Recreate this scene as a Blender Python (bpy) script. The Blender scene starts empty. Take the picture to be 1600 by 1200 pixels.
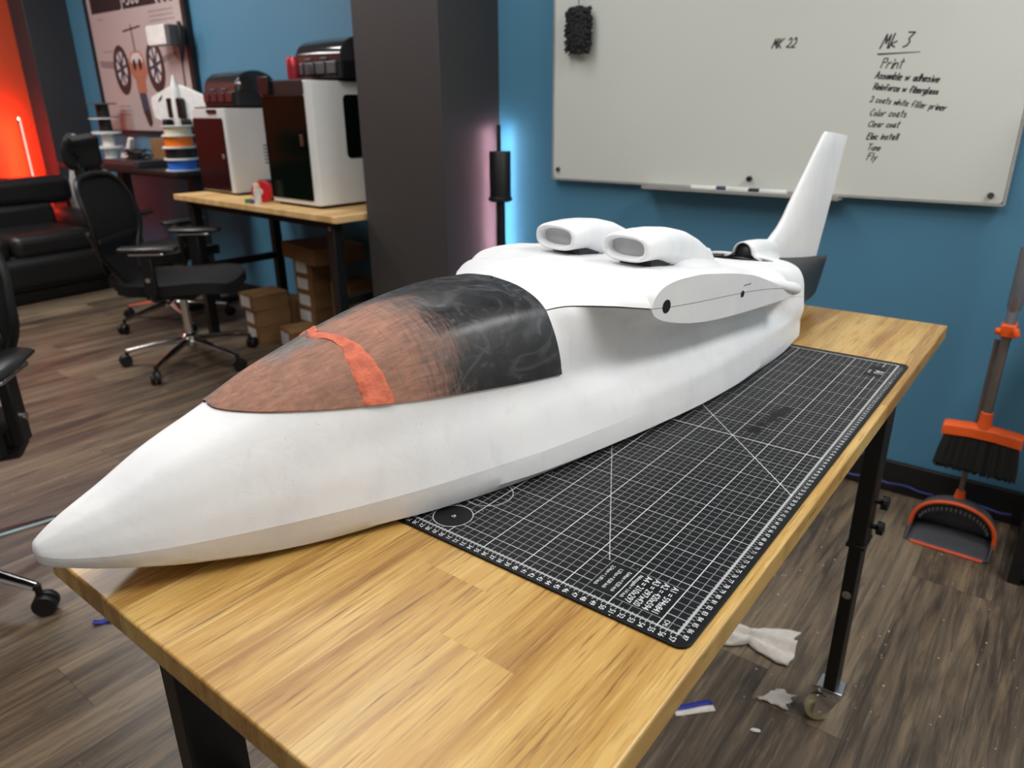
import bpy, bmesh, math, random
from mathutils import Vector, Matrix
PI=math.pi
SC=bpy.context.scene
COL=SC.collection
rnd=random.Random(7)

# ------------------------------------------------------------------ camera
cam_data=bpy.data.cameras.new('camera'); cam=bpy.data.objects.new('camera',cam_data); COL.objects.link(cam)
cam_data.sensor_fit='HORIZONTAL'; cam_data.sensor_width=36.0
cam_data.lens=1127.708*36.0/1600.0
cam.matrix_world=Matrix(((0.789411,-0.212917,0.575757,0.200702),
    (0.613812,0.286112,-0.735782,-0.486802),
    (-0.008071,0.934241,0.356550,1.226817),
    (0.000000,0.000000,0.000000,1.000000)))
cam_data.clip_start=.02; cam_data.clip_end=60
cam_data.dof.use_dof=True; cam_data.dof.focus_distance=.80; cam_data.dof.aperture_fstop=6.5
SC.camera=cam

# ------------------------------------------------------------------ world, exposure
wd=bpy.data.worlds.new('world'); SC.world=wd; wd.use_nodes=True
wd.node_tree.nodes['Background'].inputs[0].default_value=(.5,.55,.62,1)
wd.node_tree.nodes['Background'].inputs[1].default_value=.02
SC.view_settings.view_transform='Standard'; SC.view_settings.look='None'
SC.view_settings.exposure=0.75; SC.view_settings.gamma=1.0
SC.view_settings.use_curve_mapping=False

# ------------------------------------------------------------------ ceiling lamps (area lights of the ceiling panels)
def ceiling_lamp(x,y,sx,sy,power,col=(1,.985,.965),z=2.78):
    l=bpy.data.lights.new('ceiling_panel_light','AREA'); l.shape='RECTANGLE'; l.size=sx; l.size_y=sy
    l.energy=power; l.color=col
    o=bpy.data.objects.new('ceiling_panel_light',l); o.location=(x,y,z); COL.objects.link(o)
    return o
for x,y,p in ((-.30,-.50,11.5),(-1.35,-.45,9),(1.1,1.0,27),(.9,-1.5,2),(-1.65,.8,10),(-4.2,.8,28),(-5.6,.1,19)):
    ceiling_lamp(x,y,.6,1.2,p)

# ------------------------------------------------------------------ materials
def new_mat(name):
    m=bpy.data.materials.new(name); m.use_nodes=True
    return m,m.node_tree.nodes,m.node_tree.links,m.node_tree.nodes['Principled BSDF']
def N(nt,typ,**k):
    n=nt.new(typ)
    for a,b in k.items(): setattr(n,a,b)
    return n
MATS={}
def mat(name,col,rough=.5,metal=0.0,var=.08,scale=25,bump=0.0,spec=None,emit=None,estr=0,trans=0,ior=None,coat=0):
    """plain painted / plastic / metal surface with a little procedural unevenness"""
    if name in MATS: return MATS[name]
    m,nt,lk,b=new_mat(name)
    tc=N(nt,'ShaderNodeTexCoord'); no=N(nt,'ShaderNodeTexNoise'); no.inputs['Scale'].default_value=scale; no.inputs['Detail'].default_value=3
    lk.new(tc.outputs['Object'],no.inputs['Vector'])
    r=N(nt,'ShaderNodeValToRGB')
    c=col
    r.color_ramp.elements[0].position=.3; r.color_ramp.elements[1].position=.7
    r.color_ramp.elements[0].color=(c[0]*(1-var),c[1]*(1-var),c[2]*(1-var),1)
    r.color_ramp.elements[1].color=(min(1,c[0]*(1+var)),min(1,c[1]*(1+var)),min(1,c[2]*(1+var)),1)
    lk.new(no.outputs['Fac'],r.inputs['Fac']); lk.new(r.outputs['Color'],b.inputs['Base Color'])
    b.inputs['Roughness'].default_value=rough; b.inputs['Metallic'].default_value=metal
    if spec is not None: b.inputs['Specular IOR Level'].default_value=spec
    if trans: b.inputs['Transmission Weight'].default_value=trans
    if ior: b.inputs['IOR'].default_value=ior
    if coat: b.inputs['Coat Weight'].default_value=coat; b.inputs['Coat Roughness'].default_value=.08
    if emit: b.inputs['Emission Color'].default_value=(*emit,1); b.inputs['Emission Strength'].default_value=estr
    if bump:
        bp=N(nt,'ShaderNodeBump'); bp.inputs['Strength'].default_value=bump; bp.inputs['Distance'].default_value=.01
        lk.new(no.outputs['Fac'],bp.inputs['Height']); lk.new(bp.outputs['Normal'],b.inputs['Normal'])
    MATS[name]=m
    return m
def math_node(nt,lk,op,a,bv=None,c=None):
    n=N(nt,'ShaderNodeMath',operation=op)
    for i,v in enumerate((a,bv,c)):
        if v is None: continue
        if isinstance(v,(int,float)): n.inputs[i].default_value=v
        else: lk.new(v,n.inputs[i])
    return n.outputs[0]
def mixc(nt,lk,f,a,bc,typ='MIX'):
    n=N(nt,'ShaderNodeMix',data_type='RGBA',blend_type=typ)
    for sock,v in ((n.inputs[0],f),(n.inputs[6],a),(n.inputs[7],bc)):
        if isinstance(v,(int,float)): sock.default_value=v
        elif isinstance(v,tuple): sock.default_value=(*v[:3],1)
        else: lk.new(v,sock)
    return n.outputs[2]
def ramp(nt,lk,f,stops):
    r=N(nt,'ShaderNodeValToRGB'); e=r.color_ramp.elements
    while len(e)<len(stops): e.new(.5)
    for el,(p,c) in zip(e,stops): el.position=p; el.color=(*c,1) if len(c)==3 else c
    lk.new(f,r.inputs['Fac']); return r.outputs['Color']
def noise(nt,lk,vec,scale,detail=4,rough=.55,dist=0,w=None):
    n=N(nt,'ShaderNodeTexNoise'); n.inputs['Scale'].default_value=scale; n.inputs['Detail'].default_value=detail
    n.inputs['Roughness'].default_value=rough; n.inputs['Distortion'].default_value=dist
    lk.new(vec,n.inputs['Vector']); return n.outputs['Fac']
def mapping(nt,lk,vec,scale=(1,1,1),loc=(0,0,0)):
    n=N(nt,'ShaderNodeMapping'); n.inputs['Scale'].default_value=scale; n.inputs['Location'].default_value=loc
    if isinstance(vec,bpy.types.NodeSocket): lk.new(vec,n.inputs['Vector'])
    return n.outputs[0]
def plank_material(name,pw,pl,stops,grain=(60,3.0),rough=.35,gap=(.004,.25),tone=.5,streak=None,ox=0,oy=0,coat=0,pores=None,patch=None,bump=.1,dist=1.2):
    """boards of width pw (along X) and length pl (along Y), each with its own tone and grain"""
    m,nt,lk,b=new_mat(name)
    tc=N(nt,'ShaderNodeTexCoord'); sx=N(nt,'ShaderNodeSeparateXYZ'); lk.new(tc.outputs['Object'],sx.inputs[0])
    X=math_node(nt,lk,'DIVIDE',math_node(nt,lk,'ADD',sx.outputs[0],ox),pw)
    ix=math_node(nt,lk,'FLOOR',X)
    w1=N(nt,'ShaderNodeTexWhiteNoise',noise_dimensions='1D'); lk.new(ix,w1.inputs['W'])
    Y=math_node(nt,lk,'ADD',math_node(nt,lk,'DIVIDE',math_node(nt,lk,'ADD',sx.outputs[1],oy),pl),w1.outputs['Value'])
    iy=math_node(nt,lk,'FLOOR',Y)
    cb=N(nt,'ShaderNodeCombineXYZ'); lk.new(ix,cb.inputs[0]); lk.new(iy,cb.inputs[1])
    w2=N(nt,'ShaderNodeTexWhiteNoise',noise_dimensions='3D'); lk.new(cb.outputs[0],w2.inputs['Vector'])
    # grain coordinates: stretched along the board, shifted per board
    off=N(nt,'ShaderNodeVectorMath',operation='SCALE'); lk.new(w2.outputs['Color'],off.inputs[0]); off.inputs['Scale'].default_value=40
    ad=N(nt,'ShaderNodeVectorMath',operation='ADD'); lk.new(tc.outputs['Object'],ad.inputs[0]); lk.new(off.outputs[0],ad.inputs[1])
    gv=mapping(nt,lk,ad.outputs[0],(grain[0],grain[1],grain[0]*.2))
    g=noise(nt,lk,gv,1.0,6,.62,dist)
    gv2=mapping(nt,lk,ad.outputs[0],(grain[0]*.16,grain[1]*.5,1))
    g2=noise(nt,lk,gv2,1.0,3,.5,.8)
    f=math_node(nt,lk,'ADD',math_node(nt,lk,'MULTIPLY',g,.5),math_node(nt,lk,'MULTIPLY',g2,.5))
    f=math_node(nt,lk,'ADD',f,math_node(nt,lk,'MULTIPLY',math_node(nt,lk,'SUBTRACT',w2.outputs['Value'],.5),tone))
    col=ramp(nt,lk,f,stops)
    if streak:
        gs=noise(nt,lk,mapping(nt,lk,ad.outputs[0],(streak[0],streak[1],1)),1.0,5,.7,.6)
        sm=ramp(nt,lk,gs,[(streak[3],(0,0,0)),(streak[3]+.13,(1,1,1))])
        col=mixc(nt,lk,math_node(nt,lk,'MULTIPLY',sm,streak[4]),col,streak[2])
    if patch:
        for (px_,py_,dd,lo,hi,pc,amt) in patch:
            pn=noise(nt,lk,mapping(nt,lk,ad.outputs[0],(px_,py_,1)),1.0,4,.6,dd)
            col=mixc(nt,lk,math_node(nt,lk,'MULTIPLY',ramp(nt,lk,pn,[(lo,(0,0,0)),(hi,(1,1,1))]),amt),col,pc)
    if pores:
        pn=noise(nt,lk,mapping(nt,lk,ad.outputs[0],(pores[0],pores[1],pores[0]*.3)),1.0,3,.6,.3)
        col=mixc(nt,lk,math_node(nt,lk,'MULTIPLY',ramp(nt,lk,pn,[(pores[2],(0,0,0)),(pores[2]+.1,(1,1,1))]),pores[4]),col,pores[3])
        col=mixc(nt,lk,math_node(nt,lk,'MULTIPLY',ramp(nt,lk,pn,[(.30,(1,1,1)),(.42,(0,0,0))]),pores[4]*.6),col,pores[5])
    fx=math_node(nt,lk,'FRACT',X); fy=math_node(nt,lk,'FRACT',Y)
    ex=math_node(nt,lk,'MULTIPLY',math_node(nt,lk,'MINIMUM',fx,math_node(nt,lk,'SUBTRACT',1,fx)),pw)
    ey=math_node(nt,lk,'MULTIPLY',math_node(nt,lk,'MINIMUM',fy,math_node(nt,lk,'SUBTRACT',1,fy)),pl)
    e=math_node(nt,lk,'LESS_THAN',math_node(nt,lk,'MINIMUM',ex,ey),gap[0]*.5)
    col=mixc(nt,lk,math_node(nt,lk,'MULTIPLY',e,gap[1]),col,(.02,.014,.01))
    lk.new(col,b.inputs['Base Color'])
    rr=math_node(nt,lk,'ADD',rough,math_node(nt,lk,'MULTIPLY',g,.12)); lk.new(rr,b.inputs['Roughness'])
    bp=N(nt,'ShaderNodeBump'); bp.inputs['Strength'].default_value=bump; bp.inputs['Distance'].default_value=.002
    lk.new(g,bp.inputs['Height']); lk.new(bp.outputs['Normal'],b.inputs['Normal'])
    if coat: b.inputs['Coat Weight'].default_value=coat; b.inputs['Coat Roughness'].default_value=.25
    MATS[name]=m
    return m
def srgb(r,g,b):
    f=lambda c:(c/255/12.92) if c/255<=.04045 else ((c/255+.055)/1.055)**2.4
    return (f(r),f(g),f(b))

M_FLOOR=plank_material('vinyl_plank_floor',.19,1.22,[(.30,srgb(46,40,35)),(.42,srgb(78,68,57)),(.53,srgb(108,94,78)),(.68,srgb(146,129,106))],grain=(26,1.2),rough=.36,gap=(.0022,.5),tone=.12,ox=-.035,oy=.2,bump=.15,dist=2.2,
    patch=[(11,1.3,2.0,.50,.68,srgb(154,130,99),.5),(9,1.1,1.6,.52,.66,srgb(46,39,35),.7),(40,2.5,2.8,.56,.64,srgb(66,54,46),.5)],pores=(260,9,.60,srgb(60,48,40),.4,srgb(176,156,130)))
M_BENCH=plank_material('oiled_butcher_block',.085,1.6,[(.22,srgb(146,102,46)),(.42,srgb(178,136,70)),(.6,srgb(200,162,94)),(.82,srgb(218,184,119))],grain=(80,3.0),rough=.27,gap=(.0006,.05),tone=.07,streak=(150,4.5,srgb(110,68,28),.55,.6),coat=.08,bump=.12,
    patch=[(16,.9,.8,.50,.64,srgb(136,90,42),.62),(9,1.4,.5,.52,.7,srgb(222,190,124),.55)],pores=(420,12,.58,srgb(92,56,22),.7,srgb(230,200,138)))
M_DESKWOOD=plank_material('pale_butcher_block',.05,.4,[(.2,srgb(190,145,85)),(.5,srgb(220,180,120)),(.8,srgb(238,205,150))],grain=(80,4),rough=.4,gap=(.0006,.2),tone=.3)
M_SHELFWOOD=plank_material('brown_shelf_board',.3,1.5,[(.2,srgb(110,80,58)),(.6,srgb(160,125,95)),(.9,srgb(180,145,115))],grain=(50,4),rough=.5)

def wall_mat(name,col,var=.04):
    m,nt,lk,b=new_mat(name)
    tc=N(nt,'ShaderNodeTexCoord')
    f=noise(nt,lk,tc.outputs['Object'],1.3,3); f2=noise(nt,lk,tc.outputs['Object'],180,3)
    c=ramp(nt,lk,f,[(.3,tuple(x*(1-var) for x in col)),(.7,tuple(x*(1+var) for x in col))])
    lk.new(c,b.inputs['Base Color']); b.inputs['Roughness'].default_value=.55
    bp=N(nt,'ShaderNodeBump'); bp.inputs['Strength'].default_value=.12; bp.inputs['Distance'].default_value=.002
    lk.new(f2,bp.inputs['Height']); lk.new(bp.outputs['Normal'],b.inputs['Normal'])
    return m
M_BLUE=wall_mat('blue_wall_paint',srgb(77,131,160))
M_ORANGEWALL=wall_mat('orange_red_wall_paint',srgb(206,74,36))
M_WHITEWALL=wall_mat('light_wall_paint',srgb(205,205,200))
M_COLUMN=wall_mat('charcoal_column_paint',srgb(60,58,58))
M_COLUMN2=wall_mat('dark_column_paint',srgb(48,48,53))
M_CEIL=wall_mat('ceiling_paint',srgb(150,150,150))
M_BLACKTRIM=mat('black_trim_paint',srgb(24,24,25),.5)
M_BLACKMETAL=mat('black_powder_coat',srgb(17,17,18),.45)
M_BLACKPLASTIC=mat('black_plastic',srgb(19,19,20),.45)
M_BLACKGLOSS=mat('glossy_black_plastic',srgb(14,14,16),.35)
M_MESHFAB=mat('black_mesh_fabric',srgb(15,15,16),.85,scale=300,var=.3)
M_CHROME=mat('polished_chrome',(.78,.78,.78),.12,1.0,var=.02)
M_STEEL=mat('brushed_steel',(.55,.55,.55),.3,1.0,var=.05)
M_LEATHER=mat('black_leather',srgb(30,29,29),.38,scale=120,var=.1,bump=.06)
M_CARD=mat('brown_cardboard',srgb(132,98,60),.8,scale=12)
M_LABELPAPER=mat('white_label_paper',srgb(215,215,212),.7)
M_GREYPLASTIC=mat('light_grey_plastic',srgb(224,225,223),.45,var=.012)
M_SILVER=mat('silver_printer_shell',srgb(210,211,210),.4,var=.012)
M_ORANGE=mat('orange_plastic',srgb(232,92,30),.4)
M_DGREY=mat('dark_grey_plastic',srgb(82,84,88),.5)
M_BLUETAPE=mat('blue_masking_tape',srgb(38,52,150),.6)
M_TISSUE=mat('white_tissue_paper',srgb(222,216,208),.9,scale=60,bump=.2)
M_WHITEPL=mat('white_plastic',srgb(225,225,222),.4)
M_INK=mat('black_marker_ink',srgb(30,30,34),.6)
M_BLUESPOOL=mat('blue_filament',srgb(45,110,210),.45)
M_ORSPOOL=mat('orange_filament',srgb(240,120,20),.45)
M_RED=mat('red_plastic',srgb(205,32,40),.35)

# ------------------------------------------------------------------ mesh helpers
class MB:
    def __init__(s): s.v=[]; s.f=[]; s.sm=[]
    def add(s,vs,fs,smooth=False):
        o=len(s.v); s.v+= [tuple(p) for p in vs]; s.f+=[tuple(i+o for i in f) for f in fs]; s.sm+=[smooth]*len(fs); return s
    def box(s,c,d,rz=0,M=None):
        x,y,z=d[0]/2,d[1]/2,d[2]/2; R=Matrix.Rotation(rz,3,'Z') if M is None else M
        vs=[Vector(c)+R@Vector((a*x,b*y,e*z)) for a in(-1,1) for b in(-1,1) for e in(-1,1)]
        return s.add(vs,[(0,1,3,2),(4,6,7,5),(0,4,5,1),(2,3,7,6),(0,2,6,4),(1,5,7,3)])
    def loft(s,rings,close=True,caps=True,smooth=True):
        n=len(rings[0]); vs=[p for r in rings for p in r]; fs=[]
        for i in range(len(rings)-1):
            for j in range(n if close else n-1):
                k=(j+1)%n; fs.append((i*n+j,i*n+k,(i+1)*n+k,(i+1)*n+j))
        s.add(vs,fs,smooth)
        if caps and close:
            s.add(rings[0],[tuple(range(n))[::-1]]); s.add(rings[-1],[tuple(range(n))])
        return s
    def tube(s,path,r,n=10,caps=True,flat=1.0,smooth=True):
        P=[Vector(p) for p in path]; rr=r if isinstance(r,(list,tuple)) else [r]*len(P)
        rings=[]; up=None
        for i,p in enumerate(P):
            t=(P[min(i+1,len(P)-1)]-P[max(i-1,0)])
            if t.length<1e-9: t=Vector((0,0,1))
            t.normalize()
            if up is None: up=Vector((0,0,1)) if abs(t.z)<.9 else Vector((0,1,0))
            a=t.cross(up)
            if a.length<1e-6: a=t.cross(Vector((1,0,0)))
            a.normalize(); b=a.cross(t).normalized(); up=b
            rings.append([p+a*math.cos(2*PI*k/n)*rr[i]+b*math.sin(2*PI*k/n)*rr[i]*flat for k in range(n)])
        return s.loft(rings,True,caps,smooth)
    def cyl(s,a,b,r,n=20,r2=None): return s.tube([a,b],[r,r if r2 is None else r2],n)
    def lathe(s,prof,c=(0,0,0),n=28,M=None):
        rings=[]
        for r,z in prof:
            ring=[Vector((r*math.cos(2*PI*k/n),r*math.sin(2*PI*k/n),z)) for k in range(n)]
            if M is not None: ring=[M@p for p in ring]
            rings.append([p+Vector(c) for p in ring])
        return s.loft(rings)
    def prism(s,poly,M,h):
        """polygon in local xy extruded by h along local z, placed by 4x4 matrix M"""
        n=len(poly); a=[M@Vector((p[0],p[1],0)) for p in poly]; b=[M@Vector((p[0],p[1],h)) for p in poly]
        s.add(a+b,[tuple(range(n))[::-1],tuple(range(n,2*n))]+[(i,(i+1)%n,n+(i+1)%n,n+i) for i in range(n)])
        return s
    def build(s,name,m,parent=None,bevel=0,seg=2,angle=35,sub=0,loc=None,rz=0,solid=0):
        me=bpy.data.meshes.new(name); me.from_pydata(s.v,[],s.f); me.update()
        bm=bmesh.new(); bm.from_mesh(me); bmesh.ops.remove_doubles(bm,verts=bm.verts,dist=1e-6) if not s.keep else None
        bmesh.ops.recalc_face_normals(bm,faces=bm.faces); bm.to_mesh(me); bm.free()
        me.polygons.foreach_set('use_smooth',[True]*len(me.polygons))
        me.set_sharp_from_angle(angle=math.radians(angle))
        if isinstance(m,(list,tuple)):
            for q in m: me.materials.append(q)
        else: me.materials.append(m)
        o=bpy.data.objects.new(name,me); COL.objects.link(o)
        if parent is not None: o.parent=parent
        if loc is not None: o.location=loc
        o.rotation_euler.z=rz
        if solid:
            q=o.modifiers.new('solid','SOLIDIFY'); q.thickness=solid; q.offset=0
        if bevel:
            q=o.modifiers.new('bevel','BEVEL'); q.width=bevel; q.segments=seg; q.limit_method='ANGLE'; q.angle_limit=math.radians(40); q.harden_normals=False
        if sub:
            q=o.modifiers.new('sub','SUBSURF'); q.levels=sub; q.render_levels=sub
        return o
    keep=False
def tag(o,label,cat,group=None,kind=None):
    if label: o['label']=label
    if cat: o['category']=cat
    if group: o['group']=group
    if kind: o['kind']=kind
    return o
def thing(name,label,cat,loc=(0,0,0),rz=0,group=None):
    o=bpy.data.objects.new(name,None); COL.objects.link(o); o.empty_display_size=.1
    o.location=loc; o.rotation_euler=(0,0,rz); return tag(o,label,cat,group)
def structure(o): o['kind']='structure'; return o
def copy_tree(o,loc=None,rz=None,label=None,parent=None):
    c=o.copy(); COL.objects.link(c)
    if parent is not None: c.parent=parent
    if loc is not None: c.location=loc
    if rz is not None: c.rotation_euler.z=rz
    if label: c['label']=label
    for ch in list(o.children): copy_tree(ch,parent=c)
    return c
def rrect(w,h,r,n=5):
    pts=[]
    for cx,cy,a0 in ((w/2-r,h/2-r,0),(-w/2+r,h/2-r,90),(-w/2+r,-h/2+r,180),(w/2-r,-h/2+r,270)):
        for i in range(n+1):
            a=math.radians(a0+90*i/n); pts.append((cx+r*math.cos(a),cy+r*math.sin(a)))
    return pts
def frame_at(origin,xa,ya):
    """4x4 matrix with local x along xa, y along ya, z = x cross y"""
    x=Vector(xa).normalized(); y=Vector(ya).normalized(); z=x.cross(y)
    return Matrix(((x.x,y.x,z.x,origin[0]),(x.y,y.y,z.y,origin[1]),(x.z,y.z,z.z,origin[2]),(0,0,0,1)))
def text_mesh(mb,txt,size,M,align='LEFT',font_scale=(1,1)):
    cu=bpy.data.curves.new('t','FONT'); cu.body=txt; cu.size=size; cu.align_x=align; cu.resolution_u=2
    o=bpy.data.objects.new('t',cu); me=bpy.data.meshes.new_from_object(o)
    mb.add([M@Vector((v.co.x*font_scale[0],v.co.y*font_scale[1],0)) for v in me.vertices],[tuple(p.vertices) for p in me.polygons])
    bpy.data.objects.remove(o); bpy.data.curves.remove(cu); bpy.data.meshes.remove(me)
GL={'a':"48 28 16 14 23 33 45 48/48 43 53",'b':"0c 03/07 28 48 46 43 23 04",'c':"47 38 18 06 04 13 33 44",'d':"48 18 06 04 13 33 45/4c 43",'e':"06 46 47 38 18 06 04 13 33 44",'f':"5b 3c 2a 23/07 47",'g':"48 18 06 04 23 45/48 41 20 00",'h':"0c 03/06 28 47 43",'i':"18 13/1a 1b",'k':"0c 03/47 05 43",'l':"1c 13 23",'m':"08 03/06 18 27 23/26 48 57 53",'n':"08 03/06 28 47 43",'o':"28 06 04 23 44 46 28",'p':"08 00/07 28 47 45 23 04",'r':"08 03/06 28 48",'s':"47 28 07 26 44 23 04",'t':"2c 23 33/09 49",'u':"08 04 23 43/48 43",'v':"08 23 48",'w':"08 13 37 53 68",'y':"08 24/48 10",'A':"03 3c 63/16 56",'C':"5b 3c 08 06 23 54",'E':"5c 0c 03 53/08 48",'F':"5c 0c 03/08 48",'M':"03 1c 36 5c 63",'K':"0c 03/5c 07 53",'P':"03 0c 4c 59 38 08",'R':"03 0c 4c 5a 48 08/28 53",'T':"0c 6c/3c 33",'2':"0a 2c 4a 47 03 53",'3':"0c 5c 28 46 34 03"}
def handwriting(mb,txt,x,z,h,M,thick=.0022,slant=.25,seed=1,wob=.35,dx=0.0):
    """single-stroke marker letters; each stroke is a flat ribbon in the plane of M"""
    R=random.Random(seed); cx=x; u=h/9.0
    for ch in txt:
        if ch==' ': cx+=u*4.2; continue
        wmax=0
        for st in GL[ch].split('/'):
            pts=[]
            for q in st.split():
                a=int(q[0])+R.uniform(-wob,wob); b=int(q[1],16)-3+R.uniform(-wob,wob); wmax=max(wmax,a)
                pts.append((cx+a*u*.8+b*u*slant,z+b*u+dx*(cx-x)))
            for p,q in zip(pts,pts[1:]):
                d=Vector((q[0]-p[0],q[1]-p[1]));
                if d.length<1e-6: continue
                d.normalize(); nn=Vector((-d.y,d.x))*thick*.5; e=d*thick*.3
                quad=[(p[0]-e.x+nn.x,p[1]-e.y+nn.y),(p[0]-e.x-nn.x,p[1]-e.y-nn.y),(q[0]+e.x-nn.x,q[1]+e.y-nn.y),(q[0]+e.x+nn.x,q[1]+e.y+nn.y)]
                mb.add([M@Vector((c[0],c[1],R.uniform(0,.0001))) for c in quad],[(0,1,2,3)])
        cx+=u*.8*(wmax+1.6)
# ------------------------------------------------------------------ the room
XL,XR,YF,YB,YA,ZC=-6.45,1.9,-3.6,2.02,2.27,2.85      # left/right wall, front wall, whiteboard wall, alcove wall, ceiling
structure(MB().box(((XL+XR)/2,(YF+YA)/2,-.05),(XR-XL+.4,YA-YF+.4,.1)).build('floor',M_FLOOR))
structure(MB().box(((XL+XR)/2,(YF+YA)/2,ZC+.05),(XR-XL+.4,YA-YF+.4,.1)).build('ceiling',M_CEIL))
structure(MB().box(((-1.815+XR)/2,(YB+YA)/2+.1,ZC/2),(XR+1.815,YA-YB+.2,ZC)).build('wall_back',M_BLUE))
structure(MB().box(((XL-1.815)/2,YA+.1,ZC/2),(-1.815-XL,.2,ZC)).build('wall_alcove',M_BLUE))
structure(MB().box((XL-.1,(YF+YA)/2,ZC/2),(.2,YA-YF+.4,ZC)).build('wall_left',M_ORANGEWALL))
structure(MB().box((XR+.1,(YF+YA)/2,ZC/2),(.2,YA-YF+.4,ZC)).build('wall_right',M_WHITEWALL))
structure(MB().box(((XL+XR)/2,YF-.1,ZC/2),(XR-XL,.2,ZC)).build('wall_front',M_WHITEWALL))
structure(MB().box((-2.05,(1.665+YA)/2,ZC/2),(.47,YA-1.665,ZC)).build('column_right',M_COLUMN,bevel=.004))
structure(MB().box(((XL-6.185)/2,(1.965+YA)/2,ZC/2),(XL*-1-6.185,YA-1.965,ZC)).build('column_left',M_COLUMN2,bevel=.004))
structure(MB().box(((-1.815+XR)/2,YB-.009,.055),(XR+1.815,.018,.11)).build('baseboard_back',M_BLACKTRIM,bevel=.003))
structure(MB().box(((-6.18-2.29)/2,YA-.009,.055),(6.18-2.29,.018,.11)).build('baseboard_alcove',M_BLACKTRIM,bevel=.003))

# blue cable along the baseboard
cb=MB(); pts=[]
for i in range(40):
    x=-.9+1.12*i/39; pts.append((x,1.985-.02*math.sin(i*.55)-.008*math.sin(i*1.7),.028+.022*math.sin(i*.28+.6)**2))
cb.tube(pts,.0042,8)
tag(cb.build('network_cable',mat('blue_cable_jacket',srgb(62,66,130),.5)),'thin blue network cable running along the black baseboard','cable')

# ------------------------------------------------------------------ whiteboard
wb=thing('whiteboard','large white dry erase board with handwritten project list on blue wall','whiteboard',(-.75,2.0,1.47))
def wall_M(y): return Matrix(((1,0,0,0),(0,0,-1,y),(0,1,0,0),(0,0,0,1)))   # local x -> X, local y -> Z, local z -> -Y
def wl(mb,name,m,parent,**k):
    o=mb.build(name,m,parent,**k); o.location=-Vector(parent.location); return o
M_BOARD=mat('glossy_white_board',srgb(215,219,212),.28,var=.025,scale=1.2)
wl(MB().prism([(p[0]-.75,p[1]+1.465) for p in rrect(1.53,1.0,.012)],wall_M(2.001),.014),'board_panel',M_BOARD,wb,bevel=.002)
fr=MB()
for a,b in (((-.75,.965-.003),(1.53,.006)),((-.75,1.968),(1.53,.006))): fr.box((a[0],1.994,a[1]),(b[0],.018,b[1]))
for x in (-1.518,.018): fr.box((x,1.994,1.465),(.006,.018,1.006))
wl(fr,'board_edge_trim',mat('pale_aluminium_trim',srgb(190,190,186),.35,.4),wb)
for x,z in ((-1.49,1.0),(-.018,.988),(-1.49,1.935),(-.018,1.935)):
    wl(MB().cyl((x,1.99,z),(x,1.978,z),.0085,16),'mounting_pin',mat('dark_pin_metal',srgb(92,92,92),.35,.6),wb,bevel=.0015)
tr=MB().prism([(0,0),(.062,0),(.062,.012),(.058,.012),(.056,.004),(0,.004)],Matrix(((0,0,1,-1.09),(-1,0,0,1.996),(0,1,0,.951),(0,0,0,1))),.68)
wl(tr,'marker_tray',mat('tray_aluminium',srgb(188,188,184),.35,.5),wb,bevel=.001)
BM=wall_M(1.9868)
for txt,x,z,h,sd,dx,th in (('MK 22',-.686,1.397,.026,3,0,.004),('Mk 3',-.370,1.380,.036,5,.05,.0042),('Print',-.360,1.328,.026,6,-.05,.0032),('Assemble w adhesive',-.370,1.301,.0178,8,-.09,.0036),('Reinforce w fiberglass',-.370,1.271,.016,9,-.1,.0036),('2 coats white filler primer',-.374,1.237,.0158,10,-.13,.0029),('Color coats',-.369,1.198,.0185,11,-.04,.003),('Clear coat',-.369,1.167,.0168,12,-.02,.003),('Elec install',-.367,1.132,.0165,13,0,.0034),('Tune',-.361,1.101,.017,14,-.03,.003),('Fly',-.358,1.073,.02,15,-.02,.003)):
    hw=MB(); hw.keep=True; handwriting(hw,txt,x,z,h,BM,th,.3,sd,dx=dx); wl(hw,'handwritten_line',M_INK,wb)
hw=MB(); hw.add([BM@Vector(p) for p in ((-.376,1.368,0),(-.372,1.363,0),(-.262,1.366,0),(-.262,1.368,0))],[(0,1,2,3)])
wl(hw,'heading_underline',M_INK,wb)

# duster hanging from a string
du=thing('board_duster','fluffy charcoal duster hanging from string at left of whiteboard','duster',(-1.393,1.958,1.49))
def shaggy(n,cx,cz,w,h,d,seed,r=.0035):
    R=random.Random(seed); mb=MB()
    mb.loft([[Vector((math.cos(2*PI*k/16)*w*.42*s,math.sin(2*PI*k/16)*d*.4*s,z)) for k in range(16)] for z,s in ((-h/2+.004,.3),(-h/2+.02,.85),(-h*.2,1),(h*.2,1),(h/2-.02,.85),(h/2-.002,.3))])
    for i in range(n):
        a=R.uniform(0,2*PI); z=R.uniform(-h/2+.008,h/2-.008); q=min(1,(h/2-abs(z))/.02)*.5+.5
        p=Vector((math.cos(a)*w*.38*q,math.sin(a)*d*.36*q,z)); e=p+Vector((math.cos(a)*w*.13*R.uniform(.6,1.3),math.sin(a)*d*.16,R.uniform(-.012,.006)))
        mb.tube([p,(p+e)/2+Vector((0,0,R.uniform(-.003,.003))),e],[r,r*1.1,r*.6],5)
    return mb
shaggy(420,0,0,.112,.165,.045,4).build('duster_head',mat('charcoal_chenille',srgb(44,45,48),.95,var=.3,scale=90),du)
MB().tube([(0,0,.08),(.002,0,.2),(0,.003,.40)],.0016,6).build('hanging_string',M_BLACKPLASTIC,du)

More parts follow.
